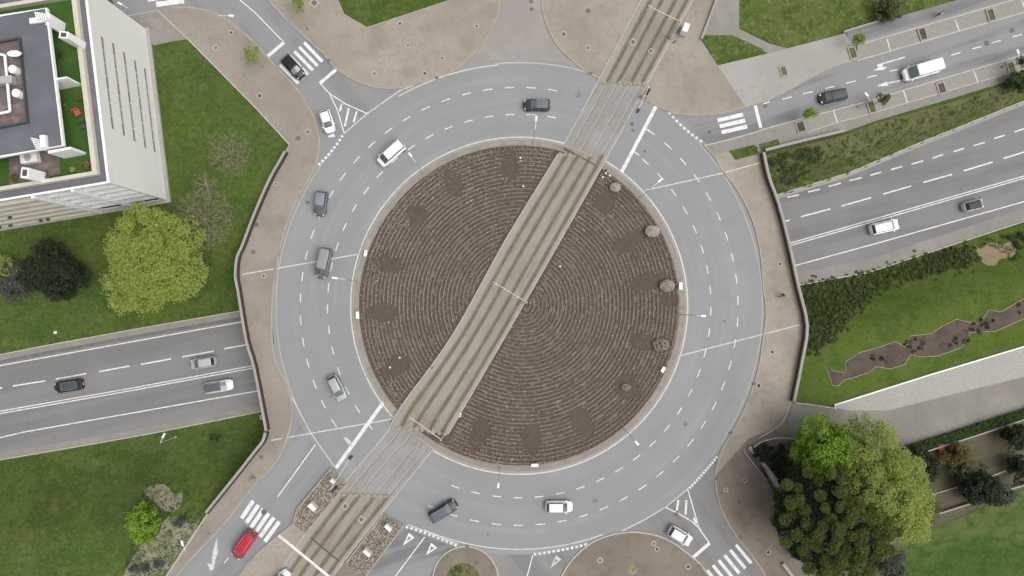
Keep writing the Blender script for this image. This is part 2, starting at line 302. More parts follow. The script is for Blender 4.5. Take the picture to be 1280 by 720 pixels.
    def disc(s, c, r, z, n=20, h=None):
        pts = [(c[0] + r * math.cos(2 * PI * k / n), c[1] + r * math.sin(2 * PI * k / n)) for k in range(n)]
        return s.sheet(pts, z) if h is None else s.prism(pts, z, z + h)
    def ball(s, c, r, nu=10, nv=6):
        rx, ry, rz = r if hasattr(r, '__len__') else (r, r, r); vs = []
        for j in range(nv + 1):
            ph = PI * j / nv
            for i in range(nu):
                th = 2 * PI * i / nu; vs.append((c[0] + rx * math.sin(ph) * math.cos(th), c[1] + ry * math.sin(ph) * math.sin(th), c[2] + rz * math.cos(ph)))
        return s.add(vs, [(j * nu + i, (j + 1) * nu + i, (j + 1) * nu + (i + 1) % nu, j * nu + (i + 1) % nu) for j in range(nv) for i in range(nu)])
    def build(s, name, mat, parent=None, local=False, smooth=False):
        me = bpy.data.meshes.new(name); v = s.v
        if parent is not None and not local:
            o = parent.location if parent.parent is None else parent.parent.location + parent.location
            v = [(x - o.x, y - o.y, z - o.z) for x, y, z in v]
        me.from_pydata(v, [], s.f); me.materials.append(mat)
        if smooth: me.polygons.foreach_set("use_smooth", [True] * len(me.polygons))
        me.update(); ob = bpy.data.objects.new(name, me); C.objects.link(ob)
        if parent is not None: ob.parent = parent
        return ob
def struct(name, mb, mat, parent=None, kind='structure'):
    o = mb.build(name, mat, parent); o['kind'] = kind; return o
def tag(o, label, cat, group=None):
    o['label'] = label; o['category'] = cat
    if group: o['group'] = group
    return o
def thing(name, label, cat, loc=(0, 0, 0), rz=0.0, group=None):
    o = bpy.data.objects.new(name, None); o.empty_display_size = .3; C.objects.link(o); o.location = loc; o.rotation_euler = (0, 0, rz)
    return tag(o, label, cat, group)
def solo(name, mb, mat, label, cat, group=None, smooth=False):
    "a thing that is one mesh: origin at its base"
    xs = [v[0] for v in mb.v]; ys = [v[1] for v in mb.v]; z0 = min(v[2] for v in mb.v)
    c = Vector(((min(xs) + max(xs)) / 2, (min(ys) + max(ys)) / 2, z0)); mb.v = [(x - c.x, y - c.y, z - c.z) for x, y, z in mb.v]
    o = mb.build(name, mat, smooth=smooth); o.location = c; return tag(o, label, cat, group)
# ------------------------------------------------------------------ ground
def axis(a, b, st, far):
    c = list(np.arange(a, b + st / 2, st)); return [-far, -far * .5, -far * .25, *[a - 60, a - 30, a - 12], *c, *[b + 12, b + 30, b + 60], far * .25, far * .5, far]
gx = axis(-100, 100, 1.0, 2500); gy = axis(-70, 70, 1.0, 2500)
g = MB(); ny = len(gy)
for x in gx:
    for y in gy:
        z = hgt(x, y); w = 0.03 * math.sin(x * .7 + 2 * math.sin(y * .31)) if z > zroad(x) + .4 and z < -.5 else 0
        g.v.append((x, y, z + w))
for i in range(len(gx) - 1):
    for j in range(ny - 1): g.f.append((i * ny + j, (i + 1) * ny + j, (i + 1) * ny + j + 1, i * ny + j + 1))
struct('ground', g, M['grass'])
def drape(px_pts, dz, step=1.2, n=3, sp=True):
    "surface following the terrain inside an outline of photo points"
    import bmesh
    P = [Wh(*p) for p in px_pts]
    if sp: P = spline(P, n, True)
    bm = bmesh.new(); vs = [bm.verts.new((p.x, p.y, 0)) for p in P]; bm.faces.new(vs)
    bmesh.ops.triangulate(bm, faces=bm.faces[:])
    xs = [p.x for p in P]; ys = [p.y for p in P]
    for ax, lo, hi in ((0, min(xs), max(xs)), (1, min(ys), max(ys))):
        v = lo + step
        while v < hi:
            bmesh.ops.bisect_plane(bm, geom=bm.verts[:] + bm.edges[:] + bm.faces[:], plane_co=(v, 0, 0) if ax == 0 else (0, v, 0), plane_no=(1, 0, 0) if ax == 0 else (0, 1, 0)); v += step
    bm.verts.index_update(); m = MB()
    m.v = [(v.co.x, v.co.y, hgt(v.co.x, v.co.y) + dz) for v in bm.verts]
    m.f = [tuple(v.index for v in (f.verts if f.normal.z >= 0 else reversed(f.verts))) for f in bm.faces]; bm.free(); return m
# mown lawn to the south-east, bank grass, dirt
struct('lawn', drape([(996, 362), (1085, 342), (1185, 310), (1290, 278), (1420, 232), (1420, 402), (1280, 433), (1044, 506), (995, 503), (1009, 408)], .03, sp=False), M['grass_se'])
struct('lawn', MB().prism(wl([(1128, 678), (1280, 612), (1420, 560), (1420, 800), (1090, 800), (1110, 720)], 0), -.2, .02), M['grass_park'])
struct('grass_bank', drape([(956, 195), (1058, 168), (1092, 155), (1200, 125), (1280, 98), (1420, 45), (1420, 75), (1280, 126), (1145, 180), (1110, 195), (1060, 216), (968, 245)], .03, .8, sp=False), M['bank'])
struct('bare_clay_patch', drape([(1218, 306), (1226, 311), (1238, 303), (1252, 306), (1262, 302), (1270, 312), (1264, 322), (1250, 324), (1243, 332), (1230, 330), (1224, 322)], .06), M['clay'])
struct('dirt_patch', drape([(150, 735), (165, 700), (178, 680), (198, 668), (205, 650), (222, 645), (240, 655), (250, 650), (232, 690), (205, 725), (195, 738)], .04, .8), M['dryscrub'])
struct('dirt_patch', drape([(180, 612), (205, 605), (218, 618), (228, 612), (226, 632), (212, 640), (196, 630)], .035, .8), M['dryscrub'])
# flower bed with pale edging on the lawn
bedpx = [(1033, 460), (1043, 464), (1056, 466), (1057, 452), (1073, 441), (1098, 434), (1119, 427), (1131, 434), (1137, 420), (1163, 417), (1177, 408), (1195, 399), (1212, 403), (1224, 405), (1235, 387), (1250, 390), (1280, 373), (1310, 360), (1312, 392), (1280, 398), (1244, 414), (1224, 415), (1212, 416), (1202, 434), (1172, 445), (1150, 446), (1138, 443), (1130, 456), (1112, 461), (1095, 458), (1085, 466), (1062, 473), (1055, 475), (1048, 482), (1040, 482)]
bedw = [Wh(*p) for p in bedpx]
struct('flower_bed', drape(bedpx, .07, 1.2, sp=False), M['bedsoil'])
struct('flower_bed_edging', MB().wall(bedw, .08, lambda x, y: hgt(x, y) - .1, lambda x, y: hgt(x, y) + .12, closed=True), M['kerb_brown'])
# ------------------------------------------------------------------ lower road
m = MB(); n = 70; xs = np.linspace(-190, 190, n)
for x in xs: m.v += [(x, edge_y(NEw, x), zroad(x)), (x, edge_y(SEw, x), zroad(x))]
m.f = [(2 * i, 2 * i + 1, 2 * i + 3, 2 * i + 2) for i in range(n - 1)]
low = struct('lower_road', m, M['road_low'])
def lline(pts, w, dz=.012, name='edge_line', mat='paint', dashes=None):
    m = MB()
    if dashes is None:
        P = [Wr(*p, dz) for p in pts]; Q = []
        for a, b in zip(P, P[1:]):
            for k in range(10): Q.append(a.lerp(b, k / 10))
        Q.append(P[-1]); Q = [Vector((q.x, q.y, zroad(q.x) + dz)) for q in Q]; m.ribbon(Q, w)
    else:
        for a, b in dashes: m.ribbon([Wr(*a, dz), Wr(*b, dz)], w)
    return m.build(name, M[mat], low)
lline([(-300, 511), (0, 457), (304, 402), (330, 397)], .17)
lline([(-300, 568), (-90, 562), (0, 547), (30, 540), (320, 489), (345, 484)], .17)
lline([(-300, 565), (0, 514), (160, 486), (330, 454.5)], .16, name='centre_line'); lline([(-300, 568), (0, 517), (160, 489), (330, 457.5)], .16, name='centre_line')
lline(0, .21, name='lane_dash', dashes=[((16 - 53 * k + 0 if 0 else a), b) for k, (a, b) in enumerate([((-37, 493), (3, 484.5)), ((16, 482.5), (57, 476)), ((69.5, 474), (108, 467)), ((124, 464.5), (162, 457.5)), ((176, 455.5), (214, 448.5)), ((228, 446), (267, 439)), ((280, 436), (318, 429)), ((-90, 503), (-50, 496))])])
lline([(970, 308), (984, 305), (1280, 220), (1500, 150)], .16, name='centre_line'); lline([(970, 311), (984, 308), (1280, 223), (1500, 153)], .16, name='centre_line')
lline([(975, 337), (992, 332.5), (1100, 303), (1280, 252), (1500, 185)], .17)
lline(0, .21, name='lane_dash', dashes=[((968, 281), (987, 275)), ((1001, 271), (1038, 261)), ((1052, 257.5), (1089, 247)), ((1104, 242.5), (1139, 232.5)), ((1154, 228), (1190, 218)), ((1204.5, 213.5), (1241, 202.5)), ((1254.5, 198), (1290, 187)), ((1305, 182), (1340, 170))])
sd = [((984, 246.5), (999, 243.5)), ((1010, 240), (1025, 236.5)), ((1036, 233), (1051, 229)), ((1061.5, 226), (1077, 222)), ((1088, 219), (1102, 215)), ((1113.5, 212), (1128, 208)), ((1139.5, 205), (1154, 201)), ((1165, 198), (1179, 193)), ((1192, 189.5), (1205, 185.5)), ((1217, 182), (1231, 178)), ((1243, 173), (1256, 169)), ((1268, 165), (1283, 160)), ((1295, 156), (1310, 150))]
lline(0, .21, name='lane_dash', dashes=sd)
def shoulder(poly, off, w, x0, x1, name='road_shoulder', mat='concrete_mid', dz=.014):
    P = [Vector((x, edge_y(poly, x) + off, zroad(x) + dz)) for x in np.linspace(x0, x1, 40)]
    return MB().ribbon(P, w).build(name, M[mat], low)
shoulder(NEw, -.45, .8, -120, -41); shoulder(SEw, .5, 1.0, -120, -39); shoulder(NEw, -.3, .5, 41, 120, mat='concrete'); shoulder(SEw, 1.0, 2.0, 44, 120)
m = MB(); P = [Vector((x, edge_y(NEw, x) - .9, zroad(x) + .006)) for x in np.linspace(-120, -41, 30)]; m.ribbon(P, 1.0)
m.build('drain_channel', gmat('channel_asphalt', (.15, .148, .14), [('noise', 1, .4, .7, (.11, .108, .1), .8)]), low)
for sgn, poly in ((1, NEw), (-1, SEw)):     # low kerbs
    for x0, x1 in ((-120, -41), (42, 120)):
        P = [Vector((x, edge_y(poly, x) + sgn * .08, 0)) for x in np.linspace(x0, x1, 60)]
        MB().wall(P, .18, lambda x, y: zroad(x) - .1, lambda x, y: zroad(x) + .13).build('kerb', M['kerb'], low)
MB().ribbon([Wr(190, 486, .008), Wr(190.5, 508, .008)], .12).build('tar_joint', M['seal'], low)
# abutment walls under the deck
struct('bridge_abutment', MB().wall([Vector((x, edge_y(NEw, x) + .6, 0)) for x in np.linspace(-42.5, 41.5, 20)], .8, -6.5, -.6), M['concrete_mid'])
struct('bridge_abutment', MB().wall([Vector((x, edge_y(SEw, x) - .6, 0)) for x in np.linspace(-39.5, 44.5, 20)], .8, -6.5, -.6), M['concrete_mid'])
# ------------------------------------------------------------------ roads at grade
def rsheet(name, px, mat, z=0.0, sp=0, parent=None):
    P = wl(px)
    if sp: P = spline(P, sp, True)
    return struct(name, MB().prism(P, z - .5, z), M[mat])
disc = struct('roundabout_road', MB().disc(CC, 309.5 / 8, -.5, 128, .508), M['asphalt'])
for a_, b_ in (((800, 470), (0, 0)),): pass
nw = rsheet('north_west_road', [(60, -60), (300, -60), (345, 0), (390, 47), (425, 85), (470, 106), (540, 96), (600, 75), (560, 200), (440, 260), (345, 300), (385, 200), (390, 150), (360, 105), (318, 60), (280, 22), (240, 14), (205, 20), (150, 26), (140, 0)], 'road_nw')
nst = rsheet('north_street', [(610, -80), (695, -80), (690, 0), (700, 40), (730, 80), (775, 112), (520, 118), (560, 84), (600, 50), (615, 0)], 'setts_grey', .004)
ne = rsheet('north_east_road', [(815, 128), (840, 138), (870, 138), (925, 130), (1010, 97), (1050, 76), (1280, 12), (1450, -40), (1450, 20), (1280, 72), (1080, 130), (960, 165), (885, 185), (905, 220), (870, 230), (810, 170)], 'road_ne')
se = rsheet('south_east_road', [(935, 520), (915, 575), (893, 600), (901, 633), (917, 663), (942, 697), (975, 740), (1000, 780), (920, 780), (880, 722), (868, 702), (845, 684), (818, 670), (795, 666), (765, 668), (830, 620)], 'road_se')
sm = rsheet('south_road', [(598, 680), (612, 700), (620, 725), (618, 790), (700, 790), (704, 722), (722, 694), (745, 677), (770, 668), (700, 670), (640, 670)], 'road_se')
sw2 = rsheet('south_west_exit_road', [(503, 655), (560, 672), (580, 690), (560, 700), (540, 715), (535, 790), (420, 790), (452, 725)], 'road_ne')
sw = rsheet('south_west_road', [(330, 545), (330, 430), (345, 430), (380, 515), (420, 575), (414, 586), (367, 655), (350, 668), (322, 692), (298, 722), (262, 790), (170, 790), (222, 715), (248, 686), (282, 650), (303, 622), (330, 596), (347, 575)], 'road_sw')
def child(parent, name, mb, mat): return mb.build(name, M[mat], parent)
Z1 = .014
# lane dashes on the roundabout
def in_track(p):
    return False
skipA = [(58, 76), (224, 244)]; skipB = [(54, 76), (222, 250)]
A = MB(); B = MB()
for k in range(64):
    for mb, r, step, ph, ln, skips in ((A, 273.5, 360 / 63, 178.3, 2.45, skipA), (B, 239.5, 360 / 57, 181.2, 2.6, skipB)):
        if k * step >= 359: continue
        a = (ph + k * step) % 360
        if any(s0 <= a <= s1 for s0, s1 in skips): continue
        mb.ribbon([ring_pt(r, a + t * ln - ln / 2, Z1) for t in (0, .33, .66, 1)], .14)
child(disc, 'lane_dashes', A, 'paint'); child(disc, 'lane_dashes', B, 'paint')
def arc(r, a0, a1, w, z=Z1, mat='paint_worn', name='edge_line', par=None):
    n = max(2, int(abs(a1 - a0) / 2)); child(par or disc, name, MB().ribbon([ring_pt(r, a0 + (a1 - a0) * i / n, z) for i in range(n + 1)], w), mat)
arc(210.5, 0, 360, .22, .016, 'paint_worn', 'inner_edge_line')
arc(303, 247, 290, .16); arc(304, -38, 50, .12, mat='kerb'); arc(303, 95, 120, .16)
arc(304, 140, 220, .12, mat='kerb'); arc(305, 72, 96, .2, mat='kerb')
def pline(par, px, w, name='line', mat='paint', z=Z1): return child(par, name, MB().ribbon(wl(px, z), w, z), mat)
# straight movement joints of the bridge deck
for px in ([(303, 343), (449, 317.5)], [(806, 238), (905, 216)], [(849, 445), (955, 417.5)], [(339, 550.5), (497, 522.5)]):
    pline(disc, px, .17, 'deck_joint', 'paint_worn', .018)
pline(disc, [(480, 502), (420, 585)], .55, 'stop_line', 'paint', .021)
pline(disc, [(820, 133), (777, 215)], .55, 'stop_line', 'paint', .021)
pline(disc, [(365, 497), (389, 542), (418, 583)], .14, 'edge_line', 'paint_worn', .017)
pline(disc, [(394, 556), (347, 621)], .16, 'lane_line', 'paint', .022)
for px in ([(807, 161), (816, 167)], [(792, 189), (799, 194)], [(432, 547), (440, 555)]): pline(disc, px, .18, 'lane_dash', 'paint')
m = MB()
for a, b in (((846, 192), (854, 201)), ((863, 211), (870, 221)), ((829, 188), (836, 196))): pass
def squares(par, a, b, n, sz=.36, bow=0.0):
    m = MB(); A_, B_ = W(*a), W(*b); d = (B_ - A_); an = math.atan2(d.y, d.x); nn = Vector((-d.y, d.x, 0)).normalized()
    for i in range(n):
        t = (i + .5) / n; p = A_.lerp(B_, t) + nn * bow * 4 * t * (1 - t)
        ca, sa = math.cos(an) * sz / 2, math.sin(an) * sz / 2
        m.add([(p.x - ca + sa, p.y - sa - ca, .02), (p.x + ca + sa, p.y + sa - ca, .02), (p.x + ca - sa, p.y + sa + ca, .02), (p.x - ca - sa, p.y - sa + ca, .02)], [(0, 1, 2, 3)])
    child(par, 'give_way_line', m, 'paint')
squares(disc, (835, 139), (879, 178), 9, .38, -.3); squares(disc, (429, 168), (397, 207), 9, .38, .25)
squares(disc, (506, 658), (572, 683), 12, .38, .2); squares(disc, (666, 693), (735, 680), 12, .38, -.15); squares(disc, (897, 570), (861, 611), 13, .36, .1)
pline(disc, [(531, 671), (493, 722), (462, 765)], .16, 'lane_line', 'paint', .02)
pline(disc, [(666, 694), (659, 720), (650, 760)], .16, 'lane_line', 'paint', .02)
pline(disc, [(510, 655.5), (572, 680)], .14, 'edge_line', 'paint_worn', .02)
def tri(par, pts, mat='paint', hollow=True):
    P = wl(pts, .02); c = sum(P, Vector()) / 3; m = MB()
    Q = [c + (p - c) * (.42) for p in P]; Q = [q + (P[2] - c) * .16 * 0 for q in Q]
    m.add([*P, *Q], [(0, 1, 4, 3), (1, 2, 5, 4), (2, 0, 3, 5)]); child(par, 'give_way_triangle', m, mat)
tri(disc, [(511, 666), (518.5, 672), (503.5, 682)]); tri(disc, [(539, 678.5), (547, 684.5), (532.5, 694)]); tri(disc, [(695, 694), (701.5, 699.5), (688, 710)], 'paint_worn')
# north-west road markings
def stripes(par, a, b, a2, b2, n, w=.5, skip=()):
    "n bars; the first runs a-b, the last a2-b2"
    m = MB()
    for i in range(n):
        if i in skip: continue
        t = i / (n - 1); p = W(*a, .02).lerp(W(*a2, .02), t); q = W(*b, .02).lerp(W(*b2, .02), t); m.ribbon([p, q], w)
    child(par, 'zebra_crossing', m, 'paint')
stripes(disc, (380, 53), (403, 77), (350, 81), (373, 104), 6, .5)
stripes(disc, (316.5, 626), (302, 648), (349, 652), (331, 677), 6, .62)
stripes(disc, (920, 681), (939, 704), (884, 713), (902, 736), 6, .5)
stripes(disc, (897, 150.5), (929, 143), (902, 165.5), (934, 158), 3, .62)
pline(disc, [(944, 132), (951, 160)], .5, 'stop_line'); pline(disc, [(355, 53), (335, 70)], .5, 'stop_line'); pline(disc, [(420, 87), (400, 104)], .5, 'stop_line')
pline(disc, [(887, 679), (866, 697)], .5, 'stop_line')
pline(disc, [(274, -30), (300, 0), (320, 17), (355, 53)], .16, 'lane_line')
pline(disc, [(195, 5.5), (230, 1)], .8, 'road_bar'); pline(disc, [(185, 1), (205, -3)], .4, 'road_bar'); pline(disc, [(160, 20), (198, 13.5)], .16, 'road_bar')
pline(disc, [(400, 104), (412, 117), (432, 130), (459, 142)], .16, 'splitter_outline', 'paint', .022)
pline(disc, [(412, 117), (422, 138), (430, 166)], .16, 'splitter_outline', 'paint', .023)
pline(disc, [(430, 167), (459, 142), (500, 113), (517, 107)], .16, 'splitter_outline', 'paint_worn', .021)
for px in ([(427, 130), (425, 139)], [(436, 135), (431, 158)], [(446, 139), (442, 153)]): pline(disc, px, .3, 'splitter_hatch', 'paint', .024)
pline(disc, [(878 - 18, 611), (832, 634), (805, 650), (777, 664)], .16, 'splitter_outline', 'paint_worn', .021)
pline(disc, [(859.5, 611), (874, 661), (887, 679)], .18, 'splitter_outline', 'paint', .022); pline(disc, [(832, 634), (852, 644), (865, 652), (876, 662)], .18, 'splitter_outline', 'paint', .023)
for px in ([(848, 625), (846, 638)], [(858, 625), (857, 643)], [(867, 647), (870, 654)]): pline(disc, px, .34, 'splitter_hatch', 'paint', .024)
# north-east road markings
m = MB()
for a, b in (((978, 124), (990, 121)), ((1004, 117), (1016, 114.5)), ((1032, 110.5), (1043, 108)), ((1057.5, 104), (1070, 101)), ((1084, 97), (1096, 94)), ((1112, 89), (1122.5, 87)), ((1189, 69), (1200.5, 65.5)), ((1215.5, 61), (1227, 58)), ((1240, 53.5), (1251, 50.5)), ((1265.5, 46), (1277.5, 43)), ((1291, 39), (1303, 36)), ((954, 130), (962, 127))): m.ribbon(wl([a, b], .02), .16)
child(ne, 'lane_dashes', m, 'paint')
def arrow(par, px_shaft, head, w=.16, mat='paint'):
    m = MB().ribbon(wl(px_shaft, .02), w); m.add(wl(head, .022), [tuple(range(len(head)))]); child(par, 'turn_arrow', m, mat)
arrow(ne, [(1126, 100.5), (1110, 104)], [(1096, 108), (1108.5, 101.5), (1110.5, 107)][::1], .2)
arrow(ne, [(1131, 71.5), (1103, 79.5)], [(1103, 79), (1096, 81), (1098, 84.5), (1091, 88), (1104, 87.5), (1109, 83.5), (1103.5, 84)][::1], .2)
arrow(disc, [(270, 690), (271, 675)], [(262.5, 713), (259, 703), (264, 706), (266.5, 688), (271, 672), (272, 688), (274, 686), (269, 700), (267, 712)], .12, 'paint_worn')
pline(disc, [(286, 697), (280, 704)], .14, 'lane_line', 'paint')
MBx = MB().add(wl([(411, 169), (417.5, 167), (419, 171), (410, 171.5)], .02), [(0, 3, 2, 1)]); child(disc, 'road_mark', MBx, 'paint')
# ------------------------------------------------------------------ pavements
def slab(name, px, mat, top=.12, bot=-.35, sp=0, kerb=None, kw=.22, kmat='kerb'):
    P = wl(px)
    if sp: P = spline(P, sp, True)
    o = struct(name, MB().prism(P, bot, top), M[mat])
    for k in (kerb or []):
        K = spline(wl(k), 5); MB().wall(K, kw, -.3, top + .012).build('kerb', M[kmat], o)
    return o
KL = [(215, 9), (240, 10), (262, 14), (282, 24), (300, 37), (320, 55), (347, 85), (370, 110), (387, 135), (396, 158), (399, 180), (395, 205), (384, 228), (370, 252), (357, 285), (349, 320), (342, 360), (340, 400), (341, 432), (346, 455), (354, 470), (362, 490), (366, 515), (361, 540), (352, 565), (340, 585), (320, 604), (303, 625), (282, 653), (250, 687), (225, 715), (212, 740), (195, 780)]
KLs = [(p.x, p.y) for p in spline(wl(KL), 4)]
def slabW(name, P, mat, top=.12, bot=-.35, kerbs=(), kmat='kerb', kw=.22):
    o = struct(name, MB().prism([Vector((p[0], p[1], 0)) for p in P], bot, top), M[mat])
    for K in kerbs: MB().wall([Vector((p[0], p[1], 0)) for p in K], kw, -.3, top + .012).build('kerb', M[kmat], o)
    return o
WALLL = [(362, 181), (352, 200), (338, 225), (319, 270), (305, 307), (299, 322), (297, 345), (299, 360), (310, 425), (320, 460), (335, 538), (332, 551), (320, 566), (298, 595), (260, 642)]
inner = [(180, 780), (207, 722), (232, 684)] + WALLL[::-1] + [(320, 135), (235, 49), (197, 13)]
pl = slabW('west_plaza', KLs + [(p.x, p.y) for p in wl(inner)], 'paving_pink', kerbs=[KLs[:60], KLs[60:]], kmat='kerb_brown')
MB().wall(spline(wl([(362, 181), (352, 200), (338, 225), (319, 270), (306, 307)]), 3), .1, .1, .16).build('edging', M['kerb'], pl)
MB().wall(wl([(197, 13), (235, 49), (320, 135), (362, 181)]), .2, -.1, .16).build('edging', M['kerb'], pl)
MB().wall(wl([(260, 642), (232, 684), (207, 722), (180, 775)]), .25, -.1, .16).build('edging', M['kerb'], pl)
slab('driveway', [(140, 24), (160, 20), (197, 13.5), (235, 49), (215, 52), (192, 57), (182, 40), (150, 40)], 'concrete_mid', .06)
# north plaza, west part
KN = [(300, -60), (335, 0), (382, 47), (405, 68), (420, 86), (445, 101), (470, 109.5), (500, 110), (520, 105), (545, 97), (570, 87), (590, 69), (605, 53), (615, 36), (622, 18), (625, 0), (626, -40)]
KNs = [(p.x, p.y) for p in spline(wl(KN), 4)]
g1 = [(585, -60), (565, 0), (459, 35), (430, 18), (422, 0), (405, -60)]
# the slab runs round the grass
pn = slabW('north_plaza', KNs + [(p.x, p.y) for p in wl([(626, -60), (590, -60), (565, 0), (459, 35), (430, 18), (422, 0), (405, -60)])], 'paving', kerbs=[KNs], kmat='kerb_brown')
MB().wall(wl([(585, -60), (565, 0), (459, 35), (430, 18), (422, 0)]), .18, -.1, .17).build('edging', M['kerb_brown'], pn)
KM = [(676, -60), (677, 0), (682, 27), (689, 44), (697, 57), (706, 67), (715, 75), (725, 84), (737, 92), (749, 98)]
KMs = [(p.x, p.y) for p in spline(wl(KM), 4)]
slabW('north_plaza', KMs + [(p.x, p.y) for p in wl([(803, -5), (835, -60)])], 'paving', kerbs=[KMs], kmat='kerb_brown')
KE = [(768, 175)]
KQ = [(800, 122), (817, 130), (837, 140), (852, 143), (870, 144), (890, 143), (910, 140), (931, 133.5)]
KQs = [(p.x, p.y) for p in spline(wl(KQ), 4)]
slabW('north_east_plaza', KQs + [(p.x, p.y) for p in wl([(897, 82), (876, 50), (895, 0), (915, -60), (895, -60), (866, 0), (850, 27), (800, 117)])], 'paving', kerbs=[KQs], kmat='kerb_brown')
wl2 = MB().wall(wl([(915, -60), (895, 0), (876, 50)]), .35, -.1, .5); solo('low_wall', wl2, M['concrete'], 'low pale stone wall along the plaza beside the grass at the top', 'low wall')
slab('gravel_patch', [(897, -60), (915, -60), (924, 0), (924, 36), (960, 54), (990, 62), (960, 67), (920, 46), (880, 44), (895, 0)][::1], 'concrete_mid', .03)
KR = [(931, 133.5), (960, 125), (985, 113), (1010, 99), (1042, 83), (1071, 75)]
KRs = [(p.x, p.y) for p in spline(wl(KR), 4)]
slabW('north_east_footway', KRs + [(p.x, p.y) for p in wl([(1064, 55), (1056, 42), (960, 67), (897, 82)])], 'concrete', kerbs=[KRs], kmat='kerb_brown')
slab('asphalt_path', [(1056, 39), (1100, 27), (1197, 0), (1400, -60), (1450, -60), (1270, -1), (1080, 54), (1064, 57)], 'road_ne', .1, kerb=[[(1080, 54), (1270, -1), (1400, -40)]])
o = slab('parking_bay', [(1071, 56.5), (1080, 54.5), (1280, -4), (1420, -48), (1420, -25), (1280, 15.5), (1071, 76)], 'cobble', .08, kerb=[[(1071, 76), (1280, 15.5), (1420, -25)]])
for a, b in (((1109, 49), (1113, 64)), ((1194, 24.5), (1199, 38.5)), ((1277, 0), (1282, 14))): MB().ribbon(wl([a, b], .1), .22).build('bay_line', M['paint_worn'], o)
# south side of the same road
KS = [(880, 182), (890, 180), (910, 175), (935, 168), (960, 160), (1008, 147), (1080, 128), (1200, 92), (1280, 68.5), (1420, 28)]
so = slabW('north_east_lower_footway', [(p.x, p.y) for p in wl(KS + [(1420, 50), (1280, 95), (1200, 120), (1092, 152), (1056, 165), (990, 181), (953, 190), (946, 184), (905, 190), (893, 196)])], 'concrete_mid', .125, -3.0, kerbs=[[(p.x, p.y) for p in wl(KS)]], kmat='kerb')
o = struct('parking_bay', MB().prism(wl([(1009, 149), (1080, 129.5), (1280, 70.5), (1420, 30), (1420, 46), (1280, 86), (1070, 147.5), (1012, 163)]), 0, .132), M['cobble'])
for a, b in (((1042, 138.5), (1047, 154)), ((1129.5, 113.5), (1134, 128)), ((1217, 88.5), (1223, 103))): MB().ribbon(wl([a, b], .145), .22).build('bay_line', M['paint_worn'], o)
MB().wall(wl([(1008, 166), (1050, 152), (1070, 147.5), (1280, 86), (1420, 46)]), .14, .1, .16).build('edging', M['kerb'], o)
# east plaza
KEo = [(880, 182), (893, 196), (902, 212), (920, 235), (935, 262), (945, 290), (951, 320), (954, 360), (957, 380), (957, 400), (954, 422), (949, 455), (942, 482), (930, 512), (915, 540), (903, 560), (896, 580), (894, 600), (900, 632), (915, 662), (940, 695), (957, 720), (985, 770)]
KEs = [(p.x, p.y) for p in spline(wl(KEo), 4)]
EW = [(953, 190), (960, 222), (972, 255), (985, 305), (996, 358), (1007, 407), (1000, 452), (991, 502)]
cut = 68
slabW('east_plaza', KEs[:cut] + [(p.x, p.y) for p in wl([(935, 548), (961, 538), (977, 528), (987, 505)] + EW[::-1])], 'paving', kerbs=[KEs[:cut]], kmat='kerb_brown')
slabW('south_east_plaza', KEs[cut:] + [(p.x, p.y) for p in wl([(1040, 770), (1020, 728), (1005, 700), (985, 660), (968, 618), (936, 560), (935, 549)])], 'paving_dark', kerbs=[KEs[cut:]], kmat='kerb_brown')
pline(pl, [(303, 343), (342, 336)], .15, 'deck_joint', 'paint_worn', .128)
o = bpy.data.objects['east_plaza']
pline(o, [(905, 216), (950, 203.5)], .15, 'deck_joint', 'paint_worn', .128); pline(o, [(957, 417), (1000, 406)], .15, 'deck_joint', 'paint_worn', .128)
pline(pl, [(339, 550.5), (352, 548)], .15, 'deck_joint', 'paint_worn', .128)
MB().wall(spline(wl([(987, 503), (984, 514), (977, 528), (966, 537), (947, 548)]), 4), .2, .1, .22).build('edging', M['kerb'], o)
slabW('footway_corner', [(p.x, p.y) for p in wl([(880, 182), (889, 190), (902, 209), (958, 196), (955, 186), (930, 186), (905, 190), (893, 182)])], 'paving', .112, -.4)
slabW('plaza_strip', [(p.x, p.y) for p in wl([(914, 542), (904, 559), (897, 577), (895, 592), (905, 612), (945, 590), (962, 560), (985, 552), (990, 503), (950, 500), (930, 515)])], 'paving_dark', .108, -.4)
# small verge by the parapet
m = MB().prism(wl([(911, 189), (943, 181), (948, 191), (946, 193), (919, 200)]), .1, .17); struct('verge', m, M['grass'])
m = MB().prism(wl([(948, 180.5), (972, 174), (975, 182), (951, 188)]), .1, .17); struct('verge', m, M['bank'])
struct('sunk_border', MB().prism(wl([(960, 67), (1056, 42), (1100, 26), (1197, 0), (1390, -62), (1300, -70), (935, -70), (924, 0), (924, 34), (960, 52), (986, 60)]), -.2, .02), M['grass_wild'])
struct('verge', MB().prism(wl([(878, 50), (885, 44), (915, 44), (955, 62), (897, 81)]), -.1, .05), M['grass_wild'])
# path and gravel in the east
struct('gravel_path', MB().prism(wl([(947, 548), (966, 537), (977, 528), (984, 514), (987, 503), (995, 503.5), (1042, 509), (1110, 512), (1190, 492), (1280, 470), (1420, 430), (1420, 475), (1280, 517), (1190, 546), (1112, 566), (1060, 556), (1003, 552), (975, 549)]), -.2, .03), M['gravel_dark'])
struct('gravel_strip', MB().prism(wl([(1044, 506), (1280, 433), (1420, 392), (1420, 432), (1280, 471), (1190, 493), (1110, 513), (1060, 513), (1042, 509)]), -.2, .04), M['gravel_pale'])
solo('path_edging', MB().wall(wl([(1044, 511), (1043, 506), (1160, 469), (1280, 433), (1420, 392)]), .2, -.1, .2), M['white_trim'], 'thin white kerb edging between the mown lawn and the pale gravel strip', 'kerb')
solo('path_edging', MB().wall(wl([(993, 503.5), (1010, 505), (1042, 510)]), .18, -.1, .25), M['kerb'], 'short grey kerb at the lawn corner beside the parapet end', 'kerb')
